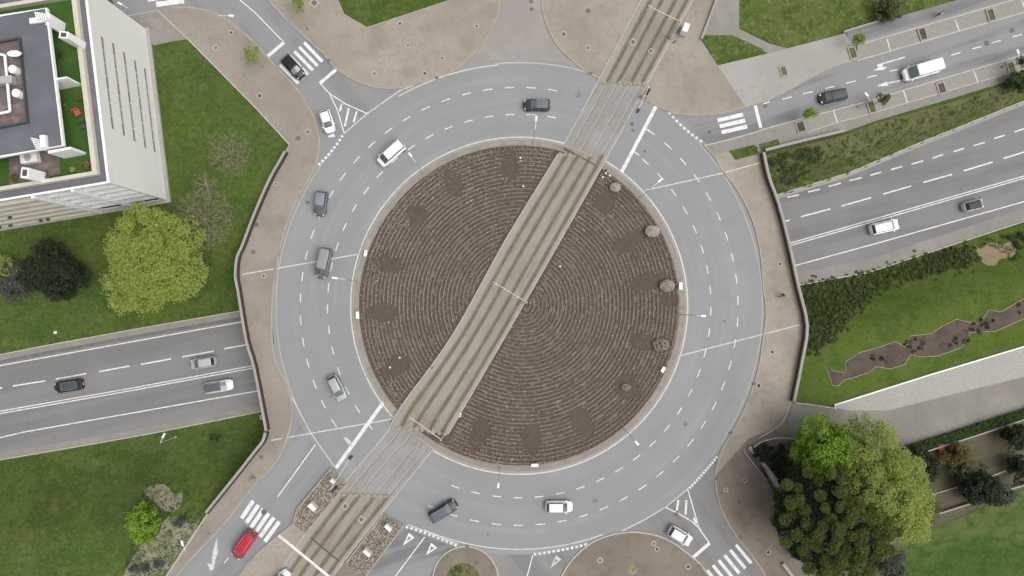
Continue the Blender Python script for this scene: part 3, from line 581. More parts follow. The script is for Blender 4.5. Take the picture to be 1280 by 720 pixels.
struct('garden_plot', MB().prism(wl([(940, 556), (975, 549), (1003, 552), (1060, 560), (1125, 574), (1280, 524), (1420, 480), (1420, 555), (1280, 610), (1130, 678), (1110, 720), (1060, 800), (1040, 770), (1020, 728), (985, 660)]), -.2, .015), M['garden'])
# the south plaza segments
KP = [(690, 760), (695, 735), (702, 720), (711, 705), (722, 692), (733, 683), (745, 675), (770, 667), (795, 665), (820, 669), (835, 675), (847, 682), (872, 702), (883, 715), (905, 745), (915, 765)]
KPs = [(p.x, p.y) for p in spline(wl(KP), 4)]
slabW('south_plaza', KPs, 'paving_dark', kerbs=[KPs], kmat='kerb')
c = W(582, 724, 0); R = 40.5 / 8
isl = struct('splitter_island', MB().disc(c, R, -.2, 48, .32), M['paving_dark'])
MB().wall([Vector((c.x + R * math.cos(t), c.y + R * math.sin(t), 0)) for t in np.linspace(0, 2 * PI, 48, endpoint=False)], .2, -.1, .14, closed=True).build('kerb', M['kerb'], isl)
MB().disc(W(579, 725, 0), 2.6, .12, 30, .06).build('planted_centre', M['bank'], isl)
# platform paving between tram and road in the south-west
slab('tram_side_footway', [(367, 655), (382, 667), (350, 720), (318, 775), (262, 790), (298, 722), (322, 692), (350, 668)], 'paving', .12, kerb=[[(367, 655), (350, 668), (322, 692), (298, 722), (262, 788)]], kmat='kerb_brown')
slab('tram_side_footway', [(430, 703), (455, 722), (430, 762), (405, 790), (376, 790), (400, 745)], 'paving_dark', .12)
# ------------------------------------------------------------------ central island
rim = struct('island_rim', MB().disc(CC, 208 / 8, -.3, 120, .47), M['paving_pink' if 0 else 'concrete_mid'])
MB().wall([ring_pt(207.5, t) for t in np.linspace(0, 360, 120, endpoint=False)], .2, -.1, .19, closed=True).build('kerb', M['kerb_brown'], rim)
m = MB()
for t0 in list(range(0, 360, 6)):
    if random.random() < .42: m.wall([ring_pt(203.5, t0 + k * 1.4) for k in range(4)], .45 + .3 * random.random(), .1, .185)
m.build('repaired_paving', M['paving'], rim)
RC = W(653, 379.5, 0)
patches = [(637, 203, 12, 22), (566, 228, 12, 20), (520, 268, 14, 15), (483, 329, 20, 11), (476, 391, 22, 14), (493, 459, 22, 13), (598, 545, 13, 24), (664, 550, 13, 22), (728, 528, 14, 22), (785, 483, 18, 16), (806, 428, 22, 12), (812, 352, 26, 12), (790, 300, 26, 12), (757, 252, 15, 17), (835, 375, 8, 14)]
pw = [(W(a, b, 0), c / 8, d / 8) for a, b, c, d in patches]
def bare(x, y):
    for p, a, b in pw:
        dx, dy = p.x - CC.x, p.y - CC.y; L_ = math.hypot(dx, dy); ux, uy = dx / L_, dy / L_
        rx, ry = x - p.x, y - p.y; al = (rx * ux + ry * uy) / (max(a, b) * .95); ac = (-rx * uy + ry * ux) / (min(a, b) * (.8 - .25 * al))
        if al * al + ac * ac < 1: return True
    return False
TL = wl([(858, -105), (828, -50), (803, -3), (750, 97), (706, 178), (632, 300), (565, 420), (500, 510), (482, 542.5), (430, 604), (382, 667), (345, 722), (310, 775)])
TR = wl([(920, -105), (893, -50), (866, 0), (818, 88), (757, 200), (699, 303), (637, 411), (553, 554), (541, 562.5), (480, 638), (430, 702), (417, 720), (378, 775)])
def trackside(P):
    S_ = spline(P, 8); ac = [0]
    for a, b in zip(S_, S_[1:]): ac.append(ac[-1] + (b - a).length)
    return S_, ac
def resample(P, n=120):
    S_, ac = trackside(P); out = []
    for k in range(n + 1):
        t = ac[-1] * k / n; i = max(j for j in range(len(ac)) if ac[j] <= t + 1e-9); i = min(i, len(S_) - 2)
        out.append(S_[i].lerp(S_[i + 1], (t - ac[i]) / max(1e-6, ac[i + 1] - ac[i])))
    return out
NT = 160; tl, tr = resample(TL, NT), resample(TR, NT)
def tpt(i, f, z): p = tl[i].lerp(tr[i], f); return (p.x, p.y, z)
def inside_track(x, y, mrg=.35):
    for i in range(NT):
        p = tl[i].lerp(tr[i], .5); d = (Vector((x, y, 0)) - Vector((p.x, p.y, 0)))
        if d.length < 6:
            e = (tr[i] - tl[i]); wd = e.length; e.normalize(); t = (tl[min(NT, i + 1)] - tl[max(0, i - 1)]).normalized()
            nrm = Vector((-t.y, t.x, 0))
            if abs(d.dot(t)) < .6 and abs(d.dot(nrm)) < abs(e.dot(nrm)) * wd / 2 + mrg: return True
    return False
# furrowed soil
m = MB(); NR = 250; NA = 300; Rs = 200 / 8; off = RC - CC
for i in range(NR + 1):
    for j in range(NA):
        t = 2 * PI * j / NA; f = i / NR
        x = RC.x + math.cos(t) * Rs * f - off.x * f; y = RC.y + math.sin(t) * Rs * f - off.y * f
        r = math.hypot(x - RC.x, y - RC.y)
        am = .0 if bare(x, y) else .04
        z = .22 + am * math.cos(2 * PI * r / .62) + .03 * math.sin(x * 3.1 + math.sin(y * 2.3) * 2) + .02 * random.random()
        m.v.append((x, y, z if i < NR else .1))
for i in range(NR):
    for j in range(NA): m.f.append((i * NA + j, (i + 1) * NA + j, (i + 1) * NA + (j + 1) % NA, i * NA + (j + 1) % NA))
struct('island_soil', m, M['soil'])
m = MB(); r = .62
while r < 25.3:
    n = int(2 * PI * r / .24)
    for k in range(n):
        t = 2 * PI * k / n + random.random() * .15 / r * 2
        rr = r + random.gauss(0, .03); x, y = RC.x + rr * math.cos(t), RC.y + rr * math.sin(t)
        if random.random() < .35 or math.hypot(x - CC.x, y - CC.y) > 24.8 or bare(x, y) or inside_track(x, y, .5): continue
        s = random.uniform(.05, .10) * (1.7 if random.random() < .03 else 1); a = random.random() * 6; el = random.uniform(.9, 1.6); z = .22 + .07 + .03 * math.sin(x * 3.1 + math.sin(y * 2.3) * 2) + .04
        ta = t + PI / 2 + random.gauss(0, .5)
        vs = []
        for q in range(5):
            u, v = s * el * math.cos(2 * PI * q / 5 + a), s * math.sin(2 * PI * q / 5 + a)
            vs.append((x + u * math.cos(ta) - v * math.sin(ta), y + u * math.sin(ta) + v * math.cos(ta), z - .04))
        vs.append((x + random.gauss(0, .03), y + random.gauss(0, .03), z + s * random.uniform(.8, 1.6)))
        m.add(vs, [(q, (q + 1) % 5, 5) for q in range(5)])
    r += .62
for k in range(2600):      # looser growth near the rim
    t = random.random() * 2 * PI; rr = random.uniform(22.2, 24.8); x, y = CC.x + rr * math.cos(t), CC.y + rr * math.sin(t)
    if inside_track(x, y, .5) or (bare(x, y) and random.random() < .8): continue
    s = random.uniform(.05, .13); m.add([(x - s, y - s, .24), (x + s, y - s * .6, .24), (x + s * .4, y + s, .24), (x, y, .3 + s * 2)], [(0, 1, 3), (1, 2, 3), (2, 0, 3)])
rd = MB(); r = .62            # low planted ridges, broken where the soil is bare or the track runs
while r < 25.3:
    n = int(2 * PI * r / .5); ok = []
    for k in range(n):
        t = 2 * PI * k / n; x, y = RC.x + r * math.cos(t), RC.y + r * math.sin(t)
        ok.append(math.hypot(x - CC.x, y - CC.y) < 24.7 and not bare(x, y) and not inside_track(x, y, .4))
    ws = [random.uniform(.09, .15) for _ in range(n)]
    for k in range(n):
        k2 = (k + 1) % n
        if not (ok[k] and ok[k2]) or random.random() < .03: continue
        vs = []
        for kk in (k, k2):
            t = 2 * PI * kk / n
            for dr, z in ((-ws[kk], .24), (-ws[kk] * .35, .335), (ws[kk] * .35, .335), (ws[kk], .24)):
                vs.append((RC.x + (r + dr) * math.cos(t), RC.y + (r + dr) * math.sin(t), z))
        rd.add(vs, [(0, 1, 5, 4), (1, 2, 6, 5), (2, 3, 7, 6)])
    r += .62
rd.build('planted_ridges', M['ridge'], bpy.data.objects['island_soil'])
o = m.build('ground_cover', M['tuft']); o['kind'] = 'stuff'; tag(o, 'rings of small dry pale tufts planted on the brown soil of the round island', 'ground cover')
# tram track
def seg(i0, i1, f0, f1, z0, z1):
    pts = [tpt(i, f0, 0) for i in range(i0, i1 + 1)] + [tpt(i, f1, 0) for i in range(i1, i0 - 1, -1)]
    return MB().prism([Vector(p) for p in pts], z0, z1)
def idx(px, py):
    p = W(px, py); return min(range(NT + 1), key=lambda i: (tl[i].lerp(tr[i], .5) - p).length)
iA, iB, iC, iD = idx(782, 108), idx(729, 193), idx(527, 535), idx(458, 620)
def bed(name, i0, i1, top, mat, edge):
    o = struct(name, seg(i0, i1, 0, 1, -.3, top), M[edge])
    seg(i0, i1, .12, .92, top - .1, top + .006).build('track_slab', M[mat], o)
    return o
RF = (.175, .395, .655, .875)
beds = [bed('tram_track', 0, iA, .15, 'track', 'track_edge'), bed('tram_track', iB, iC, .36, 'track', 'track_edge'), bed('tram_track', iD, NT, .15, 'track', 'track_edge')]
x1 = struct('tram_crossing', seg(iA, iB, 0, 1, -.3, .028), M['track_road']); x2 = struct('tram_crossing', seg(iC, iD, 0, 1, -.3, .028), M['track_road'])
for o, i0, i1, z in ((beds[0], 0, iA, .156), (beds[1], iB, iC, .366), (beds[2], iD, NT, .156), (x1, iA, iB, .028), (x2, iC, iD, .028)):
    big = z > .1
    for f in RF:
        if big:
            MB().ribbon([tpt(i, f + .006, z + .004) for i in range(i0, i1 + 1)], .24).build('rail_groove', M['groove'], o)
            MB().ribbon([tpt(i, f + .01, z + .002) for i in range(i0, i1 + 1)], .7).build('stained_band', M['stain'], o)
        MB().ribbon([tpt(i, f, z + .009) for i in range(i0, i1 + 1)], .09).build('rail', M['rail'] if big else M['kerb'], o)
        if not big: MB().ribbon([tpt(i, f + .02, z + .005) for i in range(i0, i1 + 1)], .1).build('rail_groove', M['seal'], o)
    for f in (.0, 1.0):
        MB().ribbon([tpt(i, f, z + .012) for i in range(i0, i1 + 1)], .16).build('edge_strip', M['kerb'], o)
for o, i in ((x1, iA), (x1, iB), (x2, iC), (x2, iD)):
    m = MB()
    for k in range(10):
        f = (k + .5) / 10; 
        if random.random() < .2: continue
        p = Vector(tpt(i, f, 0)); q = Vector(tpt(max(0, i - 1), f, 0)); a = math.atan2((Vector(tpt(i, 1, 0)) - Vector(tpt(i, 0, 0))).y, (Vector(tpt(i, 1, 0)) - Vector(tpt(i, 0, 0))).x)
        pts = [(p.x + random.uniform(.8, 1.1) * .36 * math.cos(t) * math.cos(a) - random.uniform(.5, .7) * math.sin(t) * math.sin(a) * .5, p.y + .36 * math.cos(t) * math.sin(a) + random.uniform(.5, .7) * math.sin(t) * math.cos(a) * .5) for t in np.linspace(0, 2 * PI, 12, endpoint=False)]
        m.prism([Vector((*pp, 0)) for pp in pts], -.1, (.372 if i in (iB, iC) else .162) + .004 * (k % 2))
    m.build('sandy_joint', M['sandy'], o)
for a, b in (((705, 186), (744, 207)), ((388, 671), (424, 701))):
    z = .40 if a[0] > 600 else .18; MB().wall(wl([a, b]), .22, z - .2, z).build('drain_slot', M['darkframe'], beds[1] if a[0] > 600 else beds[2])
pline(beds[2], [(348, 669), (358, 677), (409, 719), (420, 729)], .42, 'stop_line', 'paint', .185)
def grate(px, py, s, par, z, rot=.9):
    p = W(px, py); MB().box((p.x, p.y, z), (s * 1.5, s * 1.5, .02), rot).build('grate_frame', M['kerb'], par); MB().box((p.x, p.y, z + .012), (s, s, .02), rot).build('drain_grate', M['iron'], par)
grate(791, 53, .62, beds[0], .165); grate(813.5, 64.5, .5, beds[0], .165); grate(432, 632.5, .6, beds[2], .165); grate(452, 649, .6, beds[2], .165)
grate(393, 4, .8, bpy.data.objects['north_plaza'], .13)
def manhole(px, py, r, par, z):
    MB().disc(W(px, py), r, z, 20, .006).build('manhole_cover', M['iron'], par)
for x, y, r in ((790, 155, .3), (791, 163, .22), (887, 165, .3), (806, 189, .2), (845, 643, .35)): manhole(x, y, r, disc, .018)
for x, y, r in ((1233, 54, .42), (1265, 38, .42), (956.5, 132, .35)): manhole(x, y, r, ne, .004)
for x, y, r in ((321, 281, .35), (317, 315, .35), (373, 173, .35), (327, 571, .3), (252, 656, .25)): manhole(x, y, r, pl, .121)
for x, y, r in ((735, 14, .4),): manhole(x, y, r, bpy.data.objects['north_plaza'], .121)
for x, y, r in ((664, 2, .3), (664.5, 11.5, .3)): manhole(x, y, r, nst, .006)
for x, y, r in ((923, 627, .3), (925, 672, .3)): manhole(x, y, r, bpy.data.objects['south_east_plaza'], .121)
manhole(595, 703, .35, isl, .121); manhole(1238, 95, .01, ne, .004)
manhole(330, 640, .45, disc, .026)
for x, y, rr in ((744, 626, .5), (723, 118, .55), (857, 530, .45), (700, 118, .25), (905, 402, .3), (610, 668, .3), (395, 640 - 100, .25)):
    P = W(x, y); q = [Vector((P.x + rr * random.uniform(.6, 1.15) * math.cos(t), P.y + rr * random.uniform(.6, 1.15) * math.sin(t), 0)) for t in np.linspace(0, 2 * PI, 14, endpoint=False)]
    MB().sheet(spline(q, 3, True), .0125).build('oil_stain', M['oil'], disc)
m = MB()
for x, y in ((385, 253), (411, 76), (546, 97.5), (738, 92), (913, 541), (584, 683), (942, 480), (874, 707), (806, 123)): p = W(x, y); m.box((p.x, p.y, .14), (.5, .35, .05), random.random())
m.build('gully_inlet', M['iron'], disc)
for nm, pts in (('north_plaza', ((510, 57), (552.5, 73), (468, 92.5), (531, 92), (500, 30), (596, 33))), ('north_plaza.001', ((704.5, 43), (735, 60))), ('east_plaza', ((948, 482), (975, 330), (965, 440))), ('south_east_plaza', ((907, 612), (960, 690), (930, 600))), ('south_plaza', ((821, 686), (817, 679), (860, 708), (750, 700))), ('west_plaza', ((289, 41), (385, 165), (330, 345), (345, 230), (270, 60), (325, 120)))):
    pz = bpy.data.objects[nm]
    for x, y in pts:
        q = W(x, y); rr = random.uniform(.28, .4); K = [Vector((q.x + rr * math.cos(t), q.y + rr * math.sin(t), 0)) for t in np.linspace(0, 2 * PI, 14, endpoint=False)]
        MB().wall(K, .13, .1, .15, closed=True).build('socket_ring', M['kerb'], pz); MB().disc(q, rr * .75, .1225, 12, .003).build('socket_soil', M['bedsoil'] if random.random() < .4 else M['paving_dark'], pz)
# reddish patch around a socket on the south plaza
o = bpy.data.objects['south_plaza']; MB().disc(W(791, 712), .7, .121, 16, .004).build('repaired_paving', M['clay'], o); MB().disc(W(791, 712), .16, .13, 10, .02).build('socket', M['iron'], o)
# ------------------------------------------------------------------ gravel beds by the tram
def gbed(px, label):
    P = wl(px); t = thing('gravel_bed', label, 'planting bed', (P[0].x, P[0].y, 0), group='stony beds beside the tram track')
    MB().prism(P, -.1, .2).build('soil', M['bedsoil'], t); MB().wall(P, .22, -.1, .3, closed=True).build('kerb', M['kerb_brown'], t)
    xs = [p.x for p in P]; ys = [p.y for p in P]; m = MB()
    def ins(x, y):
        c_ = False; j = len(P) - 1
        for i in range(len(P)):
            if (P[i].y > y) != (P[j].y > y) and x < (P[j].x - P[i].x) * (y - P[i].y) / (P[j].y - P[i].y) + P[i].x: c_ = not c_
            j = i
        return c_
    for _ in range(11000):
        x, y = random.uniform(min(xs), max(xs)), random.uniform(min(ys), max(ys))
        if not ins(x, y): continue
        s = random.uniform(.045, .11); vs = [(x + s * random.uniform(.7, 1.2) * math.cos(q * PI / 2.5 + x), y + s * random.uniform(.7, 1.2) * math.sin(q * PI / 2.5 + x), .19) for q in range(5)] + [(x, y, .2 + s * .9)]
        m.add(vs, [(q, (q + 1) % 5, 5) for q in range(5)])
    o = m.build('stones', M['chip'], t); o['kind'] = 'stuff'
gbed([(414, 585), (434, 604), (382, 667), (367, 655), (372, 636)], 'long stony bed with kerb left of the tram track at the bottom')
gbed([(480, 641), (505, 656), (455, 723), (432, 704)], 'long stony bed with kerb right of the tram track at the bottom')
def cabinet(px, py, l, w, h, rz, label):
    p = W(px, py, h); t = thing('utility_cabinet', label, 'cabinet', (p.x, p.y, .18), rz, 'white cabinets on the stony beds')
    MB().box((0, 0, .06), (l + .1, w + .1, .12)).build('plinth', M['concrete_mid'], t, True); MB().bbox((0, 0, .12 + (h - .2) / 2), (l, w, h - .2), 0, .06).build('housing', M['cabinet'], t, True)
    MB().box((0, -w / 2 - .01, h / 2), (l * .9, .02, h * .6)).build('door', M['white_trim'], t, True)
cabinet(415.5, 601.5, .8, .55, 1.0, -.6, 'small white cabinet at the upper end of the left stony bed')
cabinet(390, 634, 1.3, .7, 1.2, -.75, 'white cabinet in the middle of the left stony bed')
cabinet(485, 660, 1.2, .55, 1.1, -.72, 'white cabinet at the upper end of the right stony bed')
cabinet(458.5, 691.5, 1.3, .55, 1.3, -.72, 'white cabinet lower down on the right stony bed')
cabinet(857.5, 34, .9, 1.4, 2.0, -.35, 'white control cabinet by the tram mast at the top of the photo')
bpy.data.objects['utility_cabinet.004']['group'] = 'white cabinets'
def block(px, py, l, w, rz, label):
    p = W(px, py, .8); t = thing('sign_board', label, 'sign', (p.x, p.y, .17), rz, 'white boards on the island rim')
    m = MB().box((0, 0, .68), (l, w, .08)); m.build('panel', M['lampwhite'], t, True)
    for s in (-1, 1): MB().box((0, s * (w / 2 - .15), .32), (.08, .08, .64)).build('post', M['galv'], t, True)
block(851, 357.5, .5, 1.1, 0, 'white board on the right rim of the island beside a pale stone')
block(457, 316.5, .45, 1.0, -.2, 'white board on the left rim of the island at the deck joint')
block(447, 394, .5, 1.1, 0.05, 'faded white board on the left rim below the other one')
block(668.5, 581.5, 1.1, .45, .02, 'white board on the bottom rim of the island')
block(829, 462, .5, .9, -.5, 'pale board on the lower right rim of the island')
# ------------------------------------------------------------------ parapets
def parapet(px, label, ztop=1.0, side_out=1, outer=.32, name='parapet_wall'):
    P = [W(x, y, ztop) for x, y in px]; P = spline(P, 3); c0 = P[len(P) // 2]
    t = thing(name, label, 'parapet', (c0.x, c0.y, 0))
    def zb(x, y): return min(hgt(x + 1.2 * side_out * -1, y), hgt(x - 1.5, y), hgt(x + 1.5, y)) - .5
    MB().wall(P, outer, zb, ztop - .08).build('wall', M['concrete_mid'], t)
    MB().wall(P, outer + .08, ztop - .08, ztop + .02).build('coping', M['concrete'], t)
    L_, R_ = MB().offs(P, outer + .34); Q = [Vector((*q, 0)) for q in (R_ if side_out > 0 else L_)]
    m = MB().wall(Q, .11, ztop + .02, ztop + .08)
    m.build('handrail', M['rust'], t); m = MB()
    m.wall(Q, .05, .14, ztop - .05)
    m.build('mesh_panel', M['rust'], t); m = MB()
    for q in Q[::3]: m.box((q.x, q.y, (ztop + .12) / 2), (.07, .07, ztop - .1))
    m.build('baluster', M['rust'], t)
    return t
parapet([(356, 189), (350, 200), (336, 225), (316.5, 270), (302.5, 307), (296, 322), (294, 345), (297, 362), (307.5, 425), (317.5, 460), (332.5, 538)][::-1], 'long concrete parapet with brown railing above the left end of the underpass', side_out=1)
parapet([(331.5, 541), (328, 552), (317, 566), (295, 594), (257, 641)][::-1], 'concrete parapet with brown railing beside the lower left lawn', side_out=1, outer=.34)
parapet([(955, 190), (962, 222), (974, 255), (987, 305), (998.5, 358), (1009.5, 407), (1003, 452), (993, 502)], 'long concrete parapet with brown railing above the right end of the underpass', side_out=1)
parapet([(957, 187.5), (990, 179), (1056, 163)], 'short pale parapet with railing along the bank under the upper right footway', side_out=1, outer=.34)
# ------------------------------------------------------------------ the building
A0, B0 = W(209, 250, 0), W(183, 37, 0); U = (W(0, 285, 0) - A0); V = (B0 - A0); LV = V.length; U.normalize(); V.normalize(); H = 15.5
LU = 44.0
def bp(a, b, z): p = A0 + U * a + V * b; return Vector((p.x, p.y, z))
def bprism(m, a0, a1, b0, b1, z0, z1): return m.prism([bp(a0, b0, 0), bp(a1, b0, 0), bp(a1, b1, 0), bp(a0, b1, 0)], z0, z1)
bld = thing('apartment_building', 'white apartment block with balconies on its south face and a green roof terrace', 'building', (A0.x, A0.y, 0))
m = MB(); bprism(m, 0, .35, 0, LV, -1, H); bprism(m, .35, LU, 1.5, LV, -1, H - .6); bprism(m, LU - .3, LU, 0, 1.5, -1, H)
m.build('wall', M['white_wall'], bld)
m = MB(); bprism(m, -.6, -.01, -.5, LV + .2, -1, .35); bprism(m, 0, LU, -.5, -.01, -1, .3); m.build('plinth', M['concrete'], bld)
# floor slabs and balconies on the south face
nf = 6; fh = H / nf; bal = MB(); rail_ = MB(); wins = []
for k in range(1, nf + 1):
    z = k * fh
    m = MB(); bprism(m, .35, 10.2, .02, 1.5, z - .34, z - (0 if k < nf else .02)); m.build('balcony_slab', M['white_trim'], bld)
    m = MB(); bprism(m, 10.5, LU - .3, .02, 1.5, z - .34, z - (0 if k < nf else .02)); m.build('balcony_slab', M['cream'], bld)
for k in range(nf):
    z = k * fh
    m = MB(); bprism(m, 10.5, LU - .3, -.25, .35, z - .25, z + .85); 
    m.build('balcony_parapet', M['cream'], bld)
    m = MB(); bprism(m, .35, 10.1, .03, .09, z + .75, z + .95); bprism(m, .35, 10.1, .03, .09, z + .3, z + .36); m.build('balcony_rail', M['white_trim'], bld)
    for a in np.arange(.9, LU - 2, 2.45):
        w = MB(); bprism(w, a, a + 1.9, 1.42, 1.49, z + .15, z + 2.1); wo = w.build('window', M['glass'], bld)
    m = MB()
    for a in np.arange(12, LU - 3, 1.35):
        if random.random() < .12: MB().ball(bp(a + random.random(), -.15, z + 1.0), (.35, .25, .22), 6, 4).build('balcony_plant', M['lf_grey'], bld)
    pass
for a in (10.3, 5.0, 27.3, 27.3 + 9): 
    m = MB(); bprism(m, a, a + (.42 if a != 5.0 else .3), -.4, 1.5, -1, H - .02); m.build('facade_fin', M['white_trim'], bld)
# slit windows on the east face
rows = [(13.2, (123, 46), (138, 162)), (10.5, (136.5, 54), (153.5, 170)), (7.8, (152, 65), (168, 177)), (4.9, (167, 75), (182.5, 185)), (2.2, (180.5, 85), (194.5, 190))]
for z, a, b in rows:
    b0 = (W(*a, z) - A0).dot(V); b1 = (W(*b, z) - A0).dot(V)
    if b0 > b1: b0, b1 = b1, b0
    n = 7; st_ = (b1 - b0) / n
    for k in range(n):
        q0 = b0 + k * st_ + .05; q1 = q0 + st_ - .1
        w = MB(); bprism(w, -.03, .02, q0, q1, z - .06, z + .06); fr = w.build('window', M['glass'], bld)
        m = MB(); bprism(m, -.07, -.005, q0, q1, z - .22, z - .14); bprism(m, -.05, -.005, q0, q1, z + .12, z + .17); m.build('window_sill', M['concrete'] if k % 3 else M['concrete_mid'], bld)
m = MB(); bprism(m, -.06, .3, -.06, LV + .06, H, H + .12); bprism(m, .3, LU, -.06, .22, H, H + .12); bprism(m, .3, LU, LV - .2, LV + .06, H, H + .12); m.build('roof_edge', M['white_trim'], bld)
m = MB(); bprism(m, .3, 1.1, .22, LV - .2, H - .3, H + .02); bprism(m, 1.1, LU, .22, 1.2, H - .3, H + .02); bprism(m, 1.1, LU, LV - 1.2, LV - .2, H - .3, H + .02); m.build('roof_ledge', M['gutter'], bld)
m = MB(); bprism(m, 1.1, 1.75, 1.2, LV - 1.2, H - .5, H + .75); bprism(m, 1.75, LU, 1.2, 1.7, H - .5, H + .75); bprism(m, 1.75, LU, LV - 1.7, LV - 1.2, H - .5, H + .75); m.build('roof_parapet', M['cream'], bld)
m = MB(); bprism(m, 1.75, LU, 1.7, LV - 1.7, H - .5, H - .1); m.build('terrace_turf', M['turf'], bld)
zt = H - .1
def wp(px, z): return [W(x, y, z) for x, y in px]
MB().prism(wp([(12, 198), (74, 184), (75, 217), (12, 232)], zt), zt, zt + .05).build('terrace_deck', M['deck'], bld)
# penthouse with overhanging roof
zp = 18.6
MB().prism(wp([(-120, 40), (54, 16), (73, 178), (-120, 215)], zp), zp - .35, zp).build('penthouse_roof', M['roofgrey'], bld)
MB().wall(wp([(-120, 44), (0, 20), (58, 10.5), (79, 182), (0, 196), (-120, 219)], zp), .22, zp - .4, zp + .1).build('roof_edge', M['white_trim'], bld)
MB().prism(wp([(-120, 39), (0, 21), (57.5, 11.5), (78, 181.5), (0, 195.5), (-120, 218)], zp), zp - .3, zp + .02).build('roof_membrane', M['roofgrey'], bld)
pa = wp([(-110, 60), (36, 40), (56, 160), (-110, 195)], zp)
MB().prism(pa, zt, zp - .35).build('penthouse_wall', M['white_wall'], bld)
MB().wall(wp([(-110, 60), (36, 40), (56, 160), (-110, 195)], zp), .12, zt + .2, zp - .6, closed=True).build('penthouse_glazing', M['glass'], bld)
# recessed plant deck
MB().wall(wp([(-100, 70), (23, 47), (33, 152), (-100, 178)], zp + .5), .3, zp, zp + .5, closed=True).build('plant_kerb', M['darkframe'], bld)
MB().prism(wp([(-100, 70), (23, 47), (33, 152), (-100, 178)], zp), zp, zp + .06).build('plant_deck', M['deck'], bld)
m = MB(); m.path([W(-30, 74, zp + .9), W(0, 68, zp + .9), W(6, 69, zp + .9), W(8.5, 95, zp + .9), W(12.5, 139, zp + .9), W(-20, 146, zp + .9)], .17, 8); m.build('duct', M['white_trim'], bld)
p = W(7, 101, zp + .8); MB().bbox((p.x, p.y, p.z), (2.1, 1.0, 1.0), .1, .08).build('fan_unit', M['galv'], bld)
for i, (x, y) in enumerate(((15, 86), (19.5, 116), (-14, 100))):
    p = W(x, y, zp + 1.1); c_ = MB(); c_.disc((p.x, p.y), .55, zp + .06, 16, 1.0); c_.build('water_tank', M['white_wall'], bld)
for k, (x, y) in enumerate(((35, 205),)):
    pass
# fins and flues on the terrace
def boxlean(px, z0, z1, l, w, rz, name='flue', mat='white_trim', hole=True):
    p = W(*px, z1); m = MB().box((p.x, p.y, (z0 + z1) / 2), (l, w, z1 - z0), rz); f = m.build(name, M[mat], bld)
    if hole: MB().box((p.x, p.y, z1 + .01), (l * .6, w * .6, .03), rz).build('flue_mouth', M['darkframe'], bld)
boxlean((79.5, 43.5), zt, zp + .6, 1.2, .9, -.1); boxlean((31, 216), zt, zp + .6, 1.0, 1.4, -.1)
boxlean((59.5, 24), zt, zp + .05, .35, 1.6, -.1, 'roof_fin', hole=False); boxlean((74, 187.5), zt, zp + .05, 3.0, .35, .18, 'roof_fin', hole=False); boxlean((69.5, 99), zt, zp + .0, 3.0, .22, .18, 'roof_fin', hole=False)
p = W(50, 24, zp + .7)
for (x, y), n in (((46, 20), 5), ((44, 174), 6)):
    for k in range(n):
        q = W(x + (k * 2.8 if y < 100 else k * 1.2), y + (k * .3 if y < 100 else k * 2.4), zp + .5); MB().box((q.x, q.y, zp + .35), (.16, 1.0, .6) if y < 100 else (1.0, .14, .6), .35 if y < 100 else -.2).build('louvre', M['white_trim'], bld)
q = W(48, 24.5, zp + .3); MB().box((q.x, q.y, zp + .15), (2.4, .7, .28), .15).build('louvre_base', M['white_trim'], bld); q = W(55, 177, zp + .3); MB().box((q.x, q.y, zp + .3), (.7, 1.6, .55), .1).build('louvre_base', M['white_trim'], bld)
# things on the roof
p = W(19, 67.5, zp + 1.0); t = thing('satellite_dish', 'white oval satellite dish on the grey roof', 'satellite dish', (p.x, p.y, zp + .06))
MB().tube((0, 0, 0), (0, 0, .8), .06).build('post', M['galv'], t, True)
m = MB(); 
for j in range(4):
    for i in range(20):
        a = 2 * PI * i / 20; r = .95 * (j + 1) / 4; m.v.append((r * math.cos(a), r * math.sin(a) * .45, .85 + .25 * (r / .95) ** 2))
for j in range(3):
    for i in range(20): m.f.append((j * 20 + i, (j + 1) * 20 + i, (j + 1) * 20 + (i + 1) % 20, j * 20 + (i + 1) % 20))
m.f.append(tuple(range(20))); m.build('dish', M['lampwhite'], t, True); MB().tube((0, -.3, .9), (0, 0, 1.35), .03).build('feed_arm', M['galv'], t, True)
p = W(35.5, 197, zt + .8); t = thing('air_conditioner', 'pale square cooling unit on the brown roof deck', 'air conditioner', (p.x, p.y, zt + .05), .15)
MB().bbox((0, 0, .45), (2.2, 1.4, .9), 0, .08).build('casing', M['cabinet'], t, True); MB().disc((0, 0), .5, .9, 24, .04).build('fan_grille', M['galv'], t, True)
def sofa(px, py, rz, col, label, s=1.0):
    p = W(px, py, zt + .4); t = thing('garden_chair', label, 'chair', (p.x, p.y, zt), rz, 'seats on the roof terrace')
    MB().bbox((0, 0, .3), (.8 * s, .8 * s, .2), 0, .05).build('seat', col, t, True); MB().box((0, .42 * s, .5), (.8 * s, .12, .6)).build('backrest', col, t, True)
    for sx in (-1, 1):
        for sy in (-1, 1): MB().box((sx * .33 * s, sy * .33 * s, .1), (.06, .06, .2)).build('leg', M['darkframe'], t, True)
sofa(96, 140.5, .5, M['red_cloth'], 'red cushioned chair on the roof turf', 1.0)
sofa(103, 157, .2, M['darkframe'], 'dark chair on the roof turf near the red one', 1.0)
